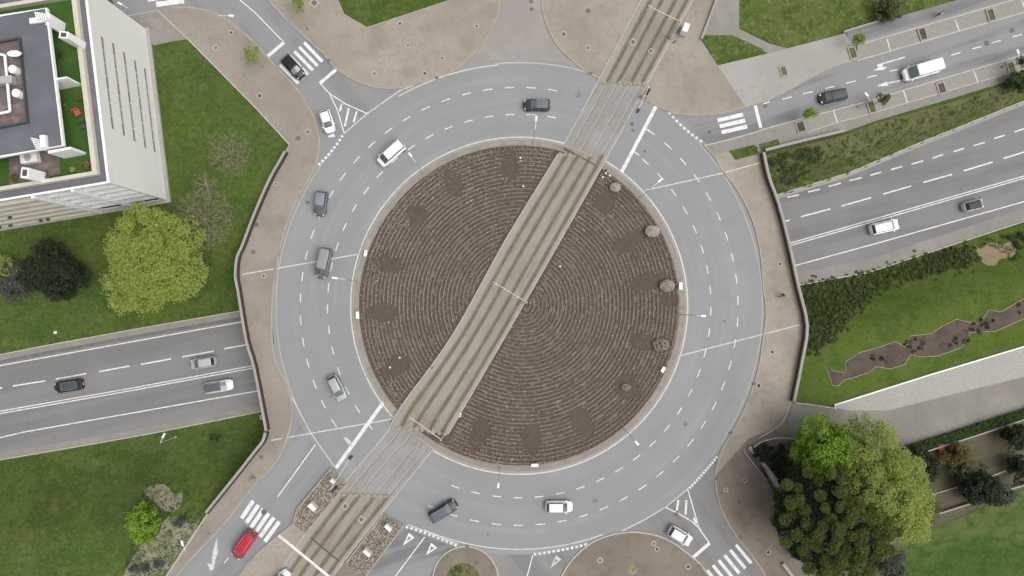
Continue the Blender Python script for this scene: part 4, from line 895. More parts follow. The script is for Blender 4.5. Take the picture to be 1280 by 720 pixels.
# ------------------------------------------------------------------ vegetation
def leaves(P, size, tilt=.9, n_per=1):
    "P: (n,3) array of leaf centres -> quads"
    n = len(P); a = rng.uniform(0, 2 * PI, n); ph = rng.normal(0, tilt * .55, n); ps = rng.normal(0, tilt * .55, n); s = size * rng.uniform(.6, 1.35, n)
    u = np.stack([np.cos(a) * np.cos(ph), np.sin(a) * np.cos(ph), np.sin(ph)], 1); v = np.stack([-np.sin(a) * np.cos(ps), np.cos(a) * np.cos(ps), np.sin(ps)], 1)
    u = u * s[:, None] * .5; v = v * (s * .62)[:, None] * .5
    Vv = np.stack([P - u, P - v * .9, P + u, P + v * 1.1], 1).reshape(-1, 3); return Vv
def leafmesh(name, Vv, mat, parent):
    me = bpy.data.meshes.new(name); n = len(Vv) // 4
    me.vertices.add(len(Vv)); o = np.array(parent.location if parent.parent is None else parent.parent.location + parent.location); me.vertices.foreach_set("co", (Vv - o).astype('f').ravel())
    me.loops.add(4 * n); me.loops.foreach_set("vertex_index", np.arange(4 * n)); me.polygons.add(n); me.polygons.foreach_set("loop_start", np.arange(0, 4 * n, 4)); me.polygons.foreach_set("loop_total", np.full(n, 4))
    me.materials.append(mat); me.update(); me.validate(); ob = bpy.data.objects.new(name, me); C.objects.link(ob); ob.parent = parent; return ob
def crown_points(c, R, Hh, ncl, clr, per, squash=1.0, flat=.6, hollow=.35, lobes=5, seed=0):
    r_ = np.random.default_rng(seed + 11); ph = r_.uniform(0, 2 * PI, lobes); out = []
    while len(out) < ncl:
        a = r_.uniform(0, 2 * PI); f = r_.uniform(0, 1) ** .5; z = r_.uniform(-1, 1)
        edge = 1 + .13 * sum(math.sin((k + 2) * a + ph[k]) / (1 + .4 * k) for k in range(lobes))
        rr = math.sqrt(max(0, 1 - (z * .85) ** 2)) * edge
        rad = f * rr
        if rad ** 2 + z ** 2 < hollow ** 2: continue
        out.append((c[0] + R * rad * math.cos(a), c[1] + R * squash * rad * math.sin(a), c[2] + Hh * z * (1 - .2 * f)))
    cl = np.array(out); cr = clr * r_.uniform(.6, 1.3, ncl)
    idx_ = np.repeat(np.arange(ncl), per); d = r_.normal(0, 1, (len(idx_), 3)); d /= np.linalg.norm(d, axis=1)[:, None]
    d *= (r_.uniform(.35, 1, len(idx_)) ** .5)[:, None]; d[:, 2] *= .75
    P_ = cl[idx_] + d * cr[idx_][:, None]; k = r_.uniform(0, 1, len(P_)) < .10; P_[k] += d[k] * (cr[idx_][k] * r_.uniform(.1, .7, k.sum()))[:, None]
    return cl, P_
def limbs(base, c, R, Hh, mat, parent, nl=7, r0=.3):
    m = MB(); top = Vector((c[0], c[1], c[2])); b = Vector(base); mid = b.lerp(top, .55); m.tube(b, mid, r0, r0 * .7, 10); m.tube(mid, top, r0 * .7, r0 * .25, 8)
    m.build('trunk', mat, parent); m = MB()
    for k in range(nl):
        a = 2 * PI * k / nl + random.random() * .5; s = b.lerp(top, random.uniform(.4, .8)); e = top + Vector((math.cos(a) * R * .7, math.sin(a) * R * .7, random.uniform(-.3, .5) * Hh))
        h_ = s.lerp(e, .5) + Vector((0, 0, -.4)); m.tube(s, h_, r0 * .4, r0 * .25, 6); m.tube(h_, e, r0 * .25, r0 * .07, 6)
        for q in range(2):
            e2 = e + Vector((random.gauss(0, R * .2), random.gauss(0, R * .2), random.gauss(.3, .4))); m.tube(h_, e2, r0 * .16, r0 * .04, 5)
    m.build('limbs', mat, parent)
def tree(px, py, R, top, label, mat, name='tree', ncl=260, clr=.9, per=90, lsize=.34, squash=1.0, depth=.42, group=None, hollow=.35, seed=0, cat='tree', r0=.3, tilt=.9, base=None, extra=None):
    zc = top * (1 - depth); 
    p = Wh(px, py, 0) if base is None else base
    p = W(px, py, zc + hgt(p.x, p.y)); gz = hgt(p.x, p.y); p.z = zc + gz
    t = thing(name, label, cat, (p.x, p.y, gz), group=group)
    limbs((p.x, p.y, gz), p, R, top * depth, M['bark'], t, r0=r0)
    cl, pts = crown_points(p, R, top * depth, ncl, clr, per, squash, hollow=hollow, seed=seed)
    leafmesh('crown', leaves(pts, lsize, tilt), M[mat], t); return t
tree(191, 324, 7.6, 12, 'large round lime green tree in fresh leaf south of the white building', 'lf_lime', 'broadleaf_tree', 620, 1.0, 120, .25, squash=.92, seed=3, hollow=.2)
tree(66, 341, 4.6, 8, 'dark evergreen tree left of the lime green tree', 'lf_dark', 'evergreen_tree', 200, .8, 110, .3, squash=.85, seed=5)
tree(14, 352, 3.2, 4, 'pale grey green shrub left of the dark evergreen', 'lf_grey', 'shrub', 90, .6, 60, .3, cat='shrub', seed=8, r0=.12)
tree(5, 335, 2.0, 3, 'small yellow green shrub at the left edge of the photo', 'lf_yellow', 'shrub', 50, .5, 50, .28, cat='shrub', seed=9, r0=.1)
tree(178, 656, 2.6, 5, 'small bright green tree on the lower left lawn', 'lf_bright', 'young_tree', 70, .55, 70, .3, seed=12, r0=.14, hollow=.1)
tree(1040, 568, 5.3, 12.5, 'bright green tree in fresh leaf at the bend of the gravel path', 'lf_bright', 'broadleaf_tree', 400, .85, 110, .26, squash=.85, seed=15)
tree(1090, 592, 6.9, 15, 'yellow green tree with thin twiggy crown beside the garden', 'lf_yellow', 'broadleaf_tree', 520, .9, 100, .24, seed=16)
tree(1122, 635, 4.4, 12, 'yellow green tree at the right edge of the tree clump', 'lf_lime', 'broadleaf_tree', 270, .9, 100, .24, seed=17)
# clumped pine
def pine(px, py, R, top, label, seed, ncl=70, mat='lf_pine'):
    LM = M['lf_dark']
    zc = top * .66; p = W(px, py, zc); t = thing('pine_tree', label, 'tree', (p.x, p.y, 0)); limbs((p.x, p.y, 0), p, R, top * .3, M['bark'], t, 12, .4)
    r_ = np.random.default_rng(seed); P = []
    for k in range(ncl):
        a = 2.39996 * k; f = math.sqrt((k + .5) / ncl); x = p.x + R * f * math.cos(a) * (1 + .08 * math.sin(3 * a)) + r_.normal(0, .25); y = p.y + R * f * math.sin(a) * 1.0 + r_.normal(0, .25); z = zc + top * .34 * math.sqrt(max(0, 1 - f * f)) + r_.normal(0, .8)
        cr = r_.uniform(.72, 1.08); n = 800; d = r_.normal(0, 1, (n, 3)); d /= np.linalg.norm(d, axis=1)[:, None]; d *= r_.uniform(.5, 1, n)[:, None]; d[:, 2] = d[:, 2] * .6 - .15
        P.append(np.array([x, y, z]) + d * cr)
    low_ = r_.uniform(0, 2 * PI, 22000); f = r_.uniform(0, 1, 22000) ** .5 * R * .97
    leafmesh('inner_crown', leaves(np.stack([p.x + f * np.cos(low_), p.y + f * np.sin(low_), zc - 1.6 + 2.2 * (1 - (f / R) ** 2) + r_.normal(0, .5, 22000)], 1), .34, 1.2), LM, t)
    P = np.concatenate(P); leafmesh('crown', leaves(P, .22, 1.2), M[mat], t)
pine(1046, 645, 8.6, 14, 'dark olive pine with clumped crown at the bottom right beside the plaza', 21, 84)
tree(1110, 706, 2.6, 6, 'blue grey shrub below the dark pine', 'lf_grey', 'shrub', 80, .6, 70, .28, cat='shrub', seed=25, r0=.12)
tree(970, 651, .9, 2.5, 'small round dark bush left of the pine on the plaza edge', 'lf_pine', 'bush', 16, .4, 80, .2, cat='bush', seed=30, r0=.06, hollow=0)
tree(973, 625, 1.0, 2.5, 'small dark bush above the round one left of the pine', 'lf_pine', 'bush', 18, .4, 80, .2, cat='bush', seed=31, r0=.06, hollow=0)
tree(998, 695, 1.0, 2.5, 'small bush at the lower left foot of the pine', 'lf_pine', 'bush', 18, .4, 80, .2, cat='bush', seed=32, r0=.06, hollow=0)
tree(954, 567, 1.4, 2, 'low dark bush inside the curved railing', 'lf_dark', 'bush', 30, .5, 70, .22, cat='bush', seed=33, r0=.06, hollow=0)
tree(1150, 588, 3.0, 4.5, 'dark round shrub in the garden right of the yellow green trees', 'lf_dark', 'shrub', 110, .6, 80, .26, cat='shrub', seed=35, r0=.12, squash=1.1)
tree(1228, 610, 3.5, 5, 'dark grey green shrub on the low wall between garden and lower lawn', 'lf_dark', 'shrub', 130, .6, 70, .3, cat='shrub', seed=36, squash=.7, r0=.12)
tree(1250, 616, 1.8, 4, 'grey spiky shrub at the right of the dark garden shrub', 'lf_grey', 'shrub', 40, .6, 70, .34, cat='shrub', seed=37, r0=.1)
tree(1196, 569, 1.9, 3, 'russet shrub in the garden beside a red panel', 'lf_rust', 'shrub', 50, .5, 80, .24, cat='shrub', seed=38, r0=.1)
tree(1270, 548, 1.9, 4, 'dark shrub at the right edge in the upper garden', 'lf_dark', 'shrub', 60, .5, 80, .26, cat='shrub', seed=39, r0=.1)
tree(1278, 585, 2.0, 4, 'dark shrub at the right edge beside the garden', 'lf_dark', 'shrub', 60, .5, 80, .26, cat='shrub', seed=40, r0=.1)
tree(1204, 590, 1.7, 3, 'pale grey twiggy shrub in the middle of the garden', 'lf_grey', 'shrub', 40, .5, 60, .24, cat='shrub', seed=41, r0=.1)
tree(1160, 640, 1.7, 3, 'brownish shrub at the corner of the lower lawn', 'lf_rust', 'shrub', 40, .5, 60, .22, cat='shrub', seed=42, r0=.1)
tree(1110, 12, 1.9, 3, 'bushy green shrub by the walkway at the top', 'lf_shrub', 'shrub', 60, .5, 70, .26, cat='shrub', seed=43, r0=.1)
tree(1275, 100, 1.7, 3.0, 'dark shrub at the right end of the steep bank', 'lf_shrubdark', 'shrub', 50, .5, 70, .26, cat='shrub', seed=44, r0=.1, base=W(1275, 100))
for k, (x, y, lab) in enumerate(((167, 711, 'lowest left of the three grey tussocks on the dirt patch'), (181, 709, 'middle of the three grey tussocks on the dirt patch'), (199, 707, 'right of the three grey tussocks on the dirt patch'), (225, 652, 'grey tussock beside the parapet end at the dirt patch'), (268, 548, 'dark weedy tussock on the lawn left of the parapet'))):
    tree(x, y, .75, 1.0, lab, 'lf_grey' if k < 4 else 'lf_shrubdark', 'tussock', 12, .3, 60, .18, cat='tussock', seed=50 + k, r0=.04, hollow=0)
def pot(px, py, rr, label, mat='lf_shrub'):
    p = W(px, py, zt + .5); t = thing('potted_plant', label, 'potted plant', (p.x, p.y, zt), group='plants on the roof terrace')
    MB().tube((0, 0, 0), (0, 0, .4), rr * .45, rr * .6, 12).build('pot', M['clay'], t, True)
    n = 160; d = rng.normal(0, 1, (n, 3)); d /= np.linalg.norm(d, axis=1)[:, None]; d[:, 2] = abs(d[:, 2]) * .8
    leafmesh('leaves', leaves(np.array([p.x, p.y, zt + .45]) + d * rr * rng.uniform(.4, 1, n)[:, None], .2, 1), M[mat], t)
pot(76, 68, .45, 'small potted plant on the turf below the upper white flue', 'lf_shrubdark'); pot(99, 121, .6, 'rusty potted plant by the parapet above the red chair', 'lf_rust'); pot(78, 130, .45, 'small potted plant left of the red chair', 'lf_rust')
pot(80.5, 190, .5, 'potted plant at the corner of the grey penthouse roof', 'lf_rust'); pot(91, 212, .4, 'small pale potted plant near the terrace corner', 'lf_yellow'); pot(107, 205, .8, 'bushy plant in the corner of the roof terrace', 'lf_rust'); pot(57, 219, .7, 'reddish plant right of the lower white flue', 'lf_rust'); pot(18, 222, .6, 'reddish plant at the left of the brown roof deck', 'lf_rust')
# young trees in the pits
def young(px, py, R, label, seed, mat='lf_lime'):
    t = tree(px, py, R, 4.0, label, mat, 'young_tree', 14, .42, 42, .26, cat='tree', seed=seed, r0=.05, hollow=0, group='young street trees', depth=.22); return t
young(1014, 143, .95, 'leafy young street tree at the first pit from the roundabout', 61, 'lf_bright')
young(1104.5, 124, .95, 'thin young street tree beside the pit below the dark car', 62, 'lf_shrub')
young(1073, 48, .8, 'young bright tree at the pit above the bent arrow', 63, 'lf_yellow')
young(1279, 76, .8, 'young tree at the right edge beside the last pit', 64, 'lf_shrub')
young(372, 4, 1.1, 'thin yellow tree at the top edge between road and plaza', 65, 'lf_yellow')
young(313, 69, 1.6, 'thin yellowish tree on the upper left plaza edge', 66, 'lf_yellow')
# bare trees
def twigs(m, p, d, L_, r, depth, spread=.5, rr=None):
    q = p + d * L_; m.tube(p, q, r, r * .6, 4 if depth > 1 else 3)
    if depth == 0: return
    for k in range(3):
        nd = (d + Vector((random.gauss(0, spread), random.gauss(0, spread), random.gauss(0, spread * .6)))).normalized(); twigs(m, p.lerp(q, random.uniform(.5, 1)), nd, L_ * random.uniform(.6, .85), r * .55, depth - 1, spread)
def bare_tree(px, py, top, R, label, n, depth, lean=(0, 0), r=.09, fuzz=0, name='bare_tree'):
    p = Wh(px, py); t = thing(name, label, 'tree', tuple(p)); b = Vector(p); tp = b + Vector((lean[0], lean[1], top * .55))
    MB().tube(b, tp, r * 2, r * 1.2, 8).build('trunk', M['bark_pale'], t, False); m = MB()
    for k in range(n):
        a = 2 * PI * k / n + random.random() * .3; d = Vector((math.cos(a), math.sin(a), random.uniform(.15, .8))).normalized(); twigs(m, tp.lerp(b, random.uniform(0, .15)), d, R * .42, r * .6, depth, .38)
    for k in range(fuzz):
        a = random.random() * 2 * PI; f = math.sqrt(random.random()) * R; s = tp + Vector((math.cos(a) * f, math.sin(a) * f, random.uniform(-.3, .9) * top * .35)); d = Vector((random.gauss(0, 1), random.gauss(0, 1), random.gauss(.6, .6))).normalized(); m.tube(s, s + d * random.uniform(.3, .8), .022, .012, 3)
    m.build('branches', M['bark_pale'], t)
bare_tree(262, 250, 7, 2.6, 'leafless tree with radiating pale branches on the lawn east of the building', 11, 2, (1.2, 2.0), .075)
bare_tree(266, 277, 5, 4.6, 'broad twiggy leafless tree right of the lime green tree', 14, 3, (0, 0), .06, 1000)
bare_tree(298, 196, 5, 3.6, 'grey twiggy leafless tree near the bend of the plaza', 12, 3, (0, 0), .055, 450)
bare_tree(386, 38, 4, 1.2, 'tiny leafless tree at the kerb above the zebra crossing', 7, 2, (0, 0), .03)
bare_tree(330, 84, 4, 1.4, 'tiny leafless tree on the upper left plaza', 7, 2, (0, 0), .03)
# shrub masses (ground cover)
def scatter(name, label, polypx, n, size, mats, hmax=.8, lsize=.24, per=34, seed=1, thr=0.0, jit=.0):
    P = [Wh(*p) for p in polypx]; xs = [p.x for p in P]; ys = [p.y for p in P]; r_ = np.random.default_rng(seed); cl = []
    while len(cl) < n:
        x, y = r_.uniform(min(xs), max(xs)), r_.uniform(min(ys), max(ys)); c_ = False; j = len(P) - 1
        for i in range(len(P)):
            if (P[i].y > y) != (P[j].y > y) and x < (P[j].x - P[i].x) * (y - P[i].y) / (P[j].y - P[i].y) + P[i].x: c_ = not c_
            j = i
        if c_ and math.sin(x * .9 + 2 * math.sin(y * .7)) > thr:
            x += r_.normal(0, jit); y += r_.normal(0, jit); cl.append((x, y, hgt(x, y) + r_.uniform(.0, hmax)))
    cl = np.array(cl); ii = np.repeat(np.arange(n), per); d = r_.normal(0, 1, (len(ii), 3)); d /= np.linalg.norm(d, axis=1)[:, None]; d *= r_.uniform(.3, 1, len(ii))[:, None] * size * r_.uniform(.5, 1.3, n)[ii][:, None]; d[:, 2] *= .5
    e = bpy.data.objects.new('tmp', None); e.location = (0, 0, 0)
    me_v = leaves(cl[ii] + d, lsize, .9); o = leafmesh(name, me_v, M[mats], e); o.parent = None; bpy.data.objects.remove(e); o['kind'] = 'stuff'; tag(o, label, 'shrubs'); return o
bankpx = [(958, 200), (1058, 172), (1092, 158), (1200, 128), (1280, 101), (1360, 75), (1360, 90), (1280, 120), (1145, 172), (1110, 188), (1060, 208), (972, 236)]
scatter('bank_shrubs', 'low mixed shrubs and rough grass on the steep bank above the lower road', bankpx, 420, .28, 'lf_shrub', .12, .16, 22, seed=2, thr=-1)
scatter('bank_shrubs', 'darker low bushes spread on the steep bank above the lower road', [(958, 198), (1010, 184), (1030, 190), (1000, 225), (972, 236)], 150, .5, 'lf_shrubdark', .5, .2, 30, seed=4, thr=-1)
vergepx = [(1000, 358), (1085, 344), (1185, 312), (1217, 308), (1215, 330), (1170, 342), (1120, 352), (1085, 372), (1062, 395), (1040, 425), (1012, 445), (1008, 410)]
scatter('verge_shrubs', 'dark low shrubs along the lower road and beside the right parapet', vergepx, 1500, .3, 'lf_shrubdark', .4, .18, 26, seed=6, thr=-1.1, jit=.45)
scatter('verge_shrubs', 'olive scrub mixed among the dark shrubs by the lower road', vergepx, 420, .26, 'lf_shrub', .45, seed=7, thr=-.4, jit=.6)
scatter('verge_shrubs', 'dark shrubs at the right edge between clay patch and lawn', [(1252, 296), (1340, 268), (1340, 290), (1285, 305), (1262, 318), (1268, 304)], 120, .5, 'lf_shrubdark', .6, seed=8, thr=-1)
scatter('weeds', 'tufts of fresh grass growing through the dirt patches on the lower left lawn', [(150, 738), (160, 695), (175, 660), (178, 605), (235, 600), (262, 640), (235, 695), (205, 738)], 300, .28, 'lf_hedge', .06, .13, 26, seed=71, thr=-.7)
scatter('weeds', 'pale dry grass tufts on the dirt patches of the lower left lawn', [(150, 738), (160, 700), (180, 670), (200, 620), (235, 610), (255, 645), (235, 690), (205, 738)], 160, .3, 'lf_grey', .06, .13, 22, seed=72, thr=-.3)
scatter('weeds', 'fresh grass tufts creeping over the bare clay patch beside the lower road', [(1215, 300), (1270, 296), (1278, 322), (1240, 338), (1218, 325)], 80, .3, 'lf_hedge', .1, .15, 26, seed=73, thr=.1)
scatter('bed_plants', 'small dark plants dotted over the zigzag flower bed', [(1060, 455), (1120, 432), (1195, 402), (1235, 395), (1275, 380), (1275, 392), (1205, 428), (1150, 440), (1110, 455), (1070, 468)], 46, .42, 'lf_dark', .3, .18, 40, seed=9, thr=.2)
scatter('island_plants', 'sparse weeds on the planted centre of the small round island', [(560, 712), (580, 704), (598, 712), (600, 740), (560, 740)], 50, .3, 'lf_shrub', .3, .18, 30, seed=10, thr=-1)
scatter('weeds', 'brownish weeds under the curved railing beside the dark pine', [(950, 560), (975, 552), (1000, 556), (1010, 600), (1000, 640), (985, 640), (975, 610)], 150, .5, 'lf_dark', .5, seed=13, thr=-1)
# hedge
P = wl([(1110, 570), (1160, 556), (1220, 537), (1280, 517.5), (1400, 480)], 1.0); c = P[0]
t = thing('hedge', 'clipped green hedge between the gravel path and the garden', 'hedge', (c.x, c.y, 0)); pts = []
for a, b in zip(P, P[1:]):
    n = int((b - a).length * 330); f = rng.uniform(0, 1, n); d = (b - a).normalized(); s = rng.uniform(-.6, .6, n); zz = rng.uniform(.2, 1.15, n) + .08 * np.sin(f * 40)
    pts.append(np.stack([a.x + (b.x - a.x) * f - d.y * s, a.y + (b.y - a.y) * f + d.x * s, zz], 1))
leafmesh('foliage', leaves(np.concatenate(pts), .22, 1.0), M['lf_hedge'], t)
P = wl([(1122, 575.5), (1160, 564), (1220, 545), (1280, 525), (1400, 488)], .8)
solo('garden_wall', MB().wall(P, .22, -.2, .8), M['concrete'], 'thin pale wall along the lower side of the clipped hedge', 'wall')
solo('garden_wall', MB().wall(wl([(1172, 643), (1216, 629), (1232, 622), (1262, 612), (1280, 607), (1400, 565)], .6), .22, -.2, .6), M['concrete'], 'thin pale wall between the garden and the lower right lawn', 'wall')
solo('garden_edging', MB().wall(wl([(1165, 618), (1200, 608), (1204, 606)], .2), .15, -.1, .25), M['kerb'], 'short pale garden edging left of the grey shrub', 'edging')
solo('garden_edging', MB().wall(wl([(1240, 595), (1266, 585)], .2), .15, -.1, .25), M['kerb'], 'short pale garden edging right of the grey shrub', 'edging')
p = W(1179.5, 568, 1); solo('red_screen', MB().box((p.x, p.y, .35), (.9, 3.0, .6), .05), pmat('red_panel', (.30, .04, .06), .7), 'dull red panel standing beside the russet shrub', 'panel')
# basement railing and sloping walls at the south-east
t = thing('curved_railing', 'thin pale curved railing beside the gravel path left of the bright tree', 'railing', tuple(W(970, 549)))
P = spline(wl([(943, 559), (951, 553), (965, 549), (982, 548), (1004, 551)], 1.0), 5)
MB().path([Vector((p.x, p.y, 1.0)) for p in P], .07).build('handrail', M['galv'], t)
for p in P[::4]: MB().tube((p.x, p.y, 0), (p.x, p.y, 1.0), .05).build('post', M['galv'], t)
MB().wall([Vector((p.x, p.y, 0)) for p in P], .25, -.1, .35).build('plinth', M['concrete_mid'], t)
solo('stair_wall', MB().wall(wl([(937, 559), (972, 601)], .8), .5, -.2, .8), M['concrete'], 'pale concrete wall running down from the curved railing', 'wall')
solo('stair_wall', MB().wall(wl([(929, 563), (958, 600)], .5), .25, -.2, .5), M['concrete_mid'], 'thin lower wall left of the pale concrete one by the plaza', 'wall')
solo('stair_wall', MB().wall(wl([(961, 588), (986, 629)], 1.2), .55, -.2, 1.2), M['concrete'], 'pale wall stub emerging under the left side of the pine', 'wall')
solo('stair_wall', MB().wall(wl([(979, 705), (992, 722)], .6), .5, -.2, .6), M['concrete'], 'short pale wall at the bottom edge left of the pine foot', 'wall')
solo('low_wall', MB().wall(wl([(1055, 39.5), (1100, 25.5)], .5), .3, -.1, .5), M['concrete'], 'low pale wall where the footway meets the asphalt path', 'low wall')
# dry plants and stones on the island
def plume(px, py, R, h, label, n=260, mat='dry', name='dry_grass_clump'):
    p = W(px, py, h * .6); t = MB()
    for k in range(n):
        a = random.random() * 2 * PI; f = math.sqrt(random.random()); b = Vector((p.x + math.cos(a) * R * .25 * f, p.y + math.sin(a) * R * .25 * f, .2)); e = Vector((p.x + math.cos(a) * R * f, p.y + math.sin(a) * R * f * .8, .2 + h * (1 - .5 * f))); t.tube(b, e, .02, .035, 3)
        t.ball(e, (.09, .09, .05), 4, 2)
    solo(name, t, M[mat], label, 'plant', 'pale dry clumps on the island edge')
plume(815.5, 289, 1.1, 1.6, 'pale oval dry clump on the right upper edge of the island', 420)
plume(834, 357, 1.15, 1.4, 'palest dry clump beside the white board on the right rim', 520, 'pebbles')
plume(769, 234, .85, 1.3, 'faint dry clump near the upper right end of the track on the island', 220)
plume(826, 431, 1.3, 1.0, 'grey sprawling dry clump at the lower right of the island', 260, 'bark_pale')
plume(782, 484, .7, .8, 'small grey clump on the bare patch at the lower right of the island', 90, 'bark_pale')
m = MB(); p = W(833, 420); m.path([(p.x, p.y, .3), (p.x + .6, p.y - .5, .5), (p.x + 1.0, p.y - 1.1, .3)], .04, 5); p = W(818, 442); m.path([(p.x, p.y, .3), (p.x + 1.4, p.y + .1, .45), (p.x + 2.4, p.y + .3, .3)], .04, 5)
solo('fallen_branch', m, M['bark_pale'], 'thin pale fallen branches around the grey sprawling clump', 'branch')
stones = MB()
for x, y in ((650.5, 198), (700, 333), (654, 233), (575, 520), (488, 459), (500, 447), (576, 517), (757, 217), (762, 220), (753, 222)): p = W(x, y); stones.ball((p.x, p.y, .35), (.17, .17, .12), 7, 5)
o = stones.build('loose_stones', M['white_trim']); o['kind'] = 'stuff'; tag(o, 'white loose stones scattered over the island planting', 'stones')
solo('litter_bag', MB().ball(tuple(Wh(69, 415.5, .15)), (.3, .25, .2), 8, 5), M['white_trim'], 'small white bag lying on the left lawn above the lower road', 'litter')
# ------------------------------------------------------------------ poles
def lamp(head_px, label, H_=9.0, base=None, group='lamps around the island'):
    h = W(*head_px, H_)
    if base is None:
        d = Vector((h.x - CC.x, h.y - CC.y, 0)).normalized(); b = Vector((CC.x, CC.y, 0)) + d * (203 / 8)
    else: b = W(*base, 0); d = Vector((h.x - b.x, h.y - b.y, 0)); d = d.normalized()
    t = thing('street_lamp', label, 'street lamp', (b.x, b.y, .12), 0, group); an = math.atan2(d.y, d.x)
    MB().tube((b.x, b.y, .1), (b.x, b.y, .35), .2, .16, 10).build('base', M['concrete'], t); MB().tube((b.x, b.y, .1), (b.x, b.y, H_ - .2), .06, .035, 8).build('pole', M['galv'], t)
    s = Vector((b.x, b.y, H_ - .25)); MB().tube(s, Vector((h.x, h.y, H_)), .035, .03, 6).build('arm', M['lampwhite'], t)
    e = Vector((h.x, h.y, H_ + .02)); MB().box((e.x - d.x * .35, e.y - d.y * .35, H_ + .06), (.8, .3, .12), an, .8).build('lamp_head', M['lampwhite'], t)
lamp((882, 395), 'street lamp on the right edge of the island reaching over the road'); lamp((798, 556), 'street lamp on the lower right edge of the island')
lamp((622.5, 610), 'street lamp on the bottom edge of the island'); lamp((415, 347), 'street lamp on the left edge of the island beside the grey people carrier')
lamp((511, 205 - 14), 'street lamp on the upper left edge of the island behind the white van'); lamp((670.5, 145), 'street lamp on the top edge of the island below the black car')
lamp((827, 224), 'street lamp on the upper right edge of the island at the deck joint')
lamp((1081, 116), 'street lamp leaning over the upper right road near the dark car', 4, (1072, 134), 'lamps beside the upper right road')
lamp((1271, 62), 'street lamp at the right edge of the upper right road', 4, (1252, 84), 'lamps beside the upper right road')
lamp((292, 20), 'street lamp on the upper left plaza corner', 8, (299, 45), 'lamps on the left side')
lamp((227, 676), 'street lamp beside the lower left parapet end', 8, (262, 668), 'lamps on the left side')
lamp((206, 542), 'small lamp on the slope below the left lower road', 5, (220, 546), 'lamps on the left side'); lamp((147, 3), 'lamp beside the north corner of the white building', 7, (190, 33), 'lamps on the left side')
def catenary(a, b, label, z=6.5):
    P, Q = W(*a, z), W(*b, z); t = thing('catenary_mast', label, 'mast', (Q.x, Q.y, .15), 0, 'tram masts along the track'); MB().tube((Q.x, Q.y, .1), (Q.x, Q.y, z + .6), .13, .1, 10).build('pole', M['mast'], t)
    MB().tube(P, Q, .055, .07, 6).build('cantilever', M['mast'], t); d = (P - Q); tv = Vector((-d.y, d.x, 0)).normalized()
    for f in (.22, .86):
        s = Q.lerp(P, f); MB().tube(s, s + d.normalized() * .8 + tv * .5 + Vector((0, 0, -.5)), .035, .03, 5).build('steady_arm', M['mast'], t); MB().tube(s, s + d.normalized() * .7 - tv * .5 + Vector((0, 0, -.5)), .035, .03, 5).build('steady_arm', M['mast'], t)
    MB().box((Q.x, Q.y, .2), (.5, .5, .14)).build('base_plate', M['concrete_mid'], t)
catenary((616, 352), (658.5, 378), 'tram mast with cantilever at the middle of the island'); catenary((511.5, 521), (551.5, 549.5), 'tram mast with cantilever at the lower end of the island'); catenary((810, 7), (850, 27), 'tram mast with cantilever at the top of the photo')
def signal(tip, foot, label, z=5.5):
    P, Q = W(*tip, z), W(*foot, z); t = thing('traffic_light', label, 'traffic light', (Q.x, Q.y, .12), 0, 'signals guarding the tram crossing'); MB().tube((Q.x, Q.y, .1), (Q.x, Q.y, z), .1, .08, 10).build('pole', M['galv'], t); MB().tube(P, Q, .05, .06, 6).build('arm', M['mast'], t)
    d = (P - Q).normalized(); an = math.atan2(d.y, d.x); MB().box((P.x, P.y, z - .3), (.34, .34, .95), an).build('signal_head', M['black'], t)
    MB().box((P.x, P.y, z + .2), (.5, .5, .04), an).build('visor', M['black'], t); MB().box((Q.x + .2, Q.y - .3, z - 2.2), (.4, .4, 1.0), an).build('signal_head', M['black'], t); MB().box((Q.x + .15, Q.y - .35, z - .6), (.35, .35, .5), an).build('signal_head', M['black'], t)
    MB().box((Q.x, Q.y, .2), (.6, .6, .14), an).build('base_plate', M['concrete_mid'], t)
signal((797.5, 138), (811, 108), 'traffic light on a long arm above the upper tram crossing'); signal((438, 572), (413, 612), 'traffic light on a long arm by the lower left stony bed')
def post(px, py, h, label): 
    p = W(px, py, h); m = MB().tube((p.x, p.y, .1), (p.x, p.y, h), .09, .07, 8); m.ball((p.x, p.y, h), .12, 8, 5); solo('bollard', m, M['black'], label, 'bollard', 'dark posts by the kerbs')
post(540, 460, 1.0, 'dark post on the left edge of the track across the island'); post(758, 212, 1.0, 'dark post at the upper right end of the island track'); post(844, 51, 1.0, 'dark post beside the track below the top mast'); post(426, 627, 1.0, 'dark post beside the track by the left stony bed')
# benches and litter on the plazas are tiny; tree pits
def pit(px, py, l, w, rz, label, mat='bedsoil'):
    p = W(px, py, .2); t = thing('tree_pit', label, 'tree pit', (p.x, p.y, .1), rz, 'framed pits beside the upper right road')
    for s in (-1, 1): MB().box((0, s * (w / 2 + .1), .06), (l + .4, .2, .22)).build('kerb', M['concrete'], t, True); MB().box((s * (l / 2 + .1), 0, .06), (.198, w, .218)).build('kerb', M['concrete'], t, True)
    MB().box((0, 0, .03), (l, w, .12)).build('soil', M[mat], t, True)
R1 = math.radians(17)
pit(979.5, 89, .75, 1.3, R1, 'planted pit standing alone on the pale footway', 'bank'); pit(1066, 66, .85, 1.6, R1, 'green pit at the corner of the upper parking bay', 'bank'); pit(1153.5, 42.5, .9, 1.7, R1, 'brown pit in the middle of the upper parking row'); pit(1239, 18.5, .9, 1.7, R1, 'brown pit at the right of the upper parking row', 'bank')
pit(1001, 158.5, 1.1, 1.5, R1, 'brown pit at the roundabout end of the lower parking row'); pit(1089.5, 133.5, .85, 1.7, R1, 'narrow pit by the lamp below the dark car', 'bank'); pit(1177, 110, .95, 1.5, R1, 'brown pit below the white van'); pit(1264, 83.5, .9, 1.4, R1, 'dark pit at the right end of the lower parking row', 'bank')
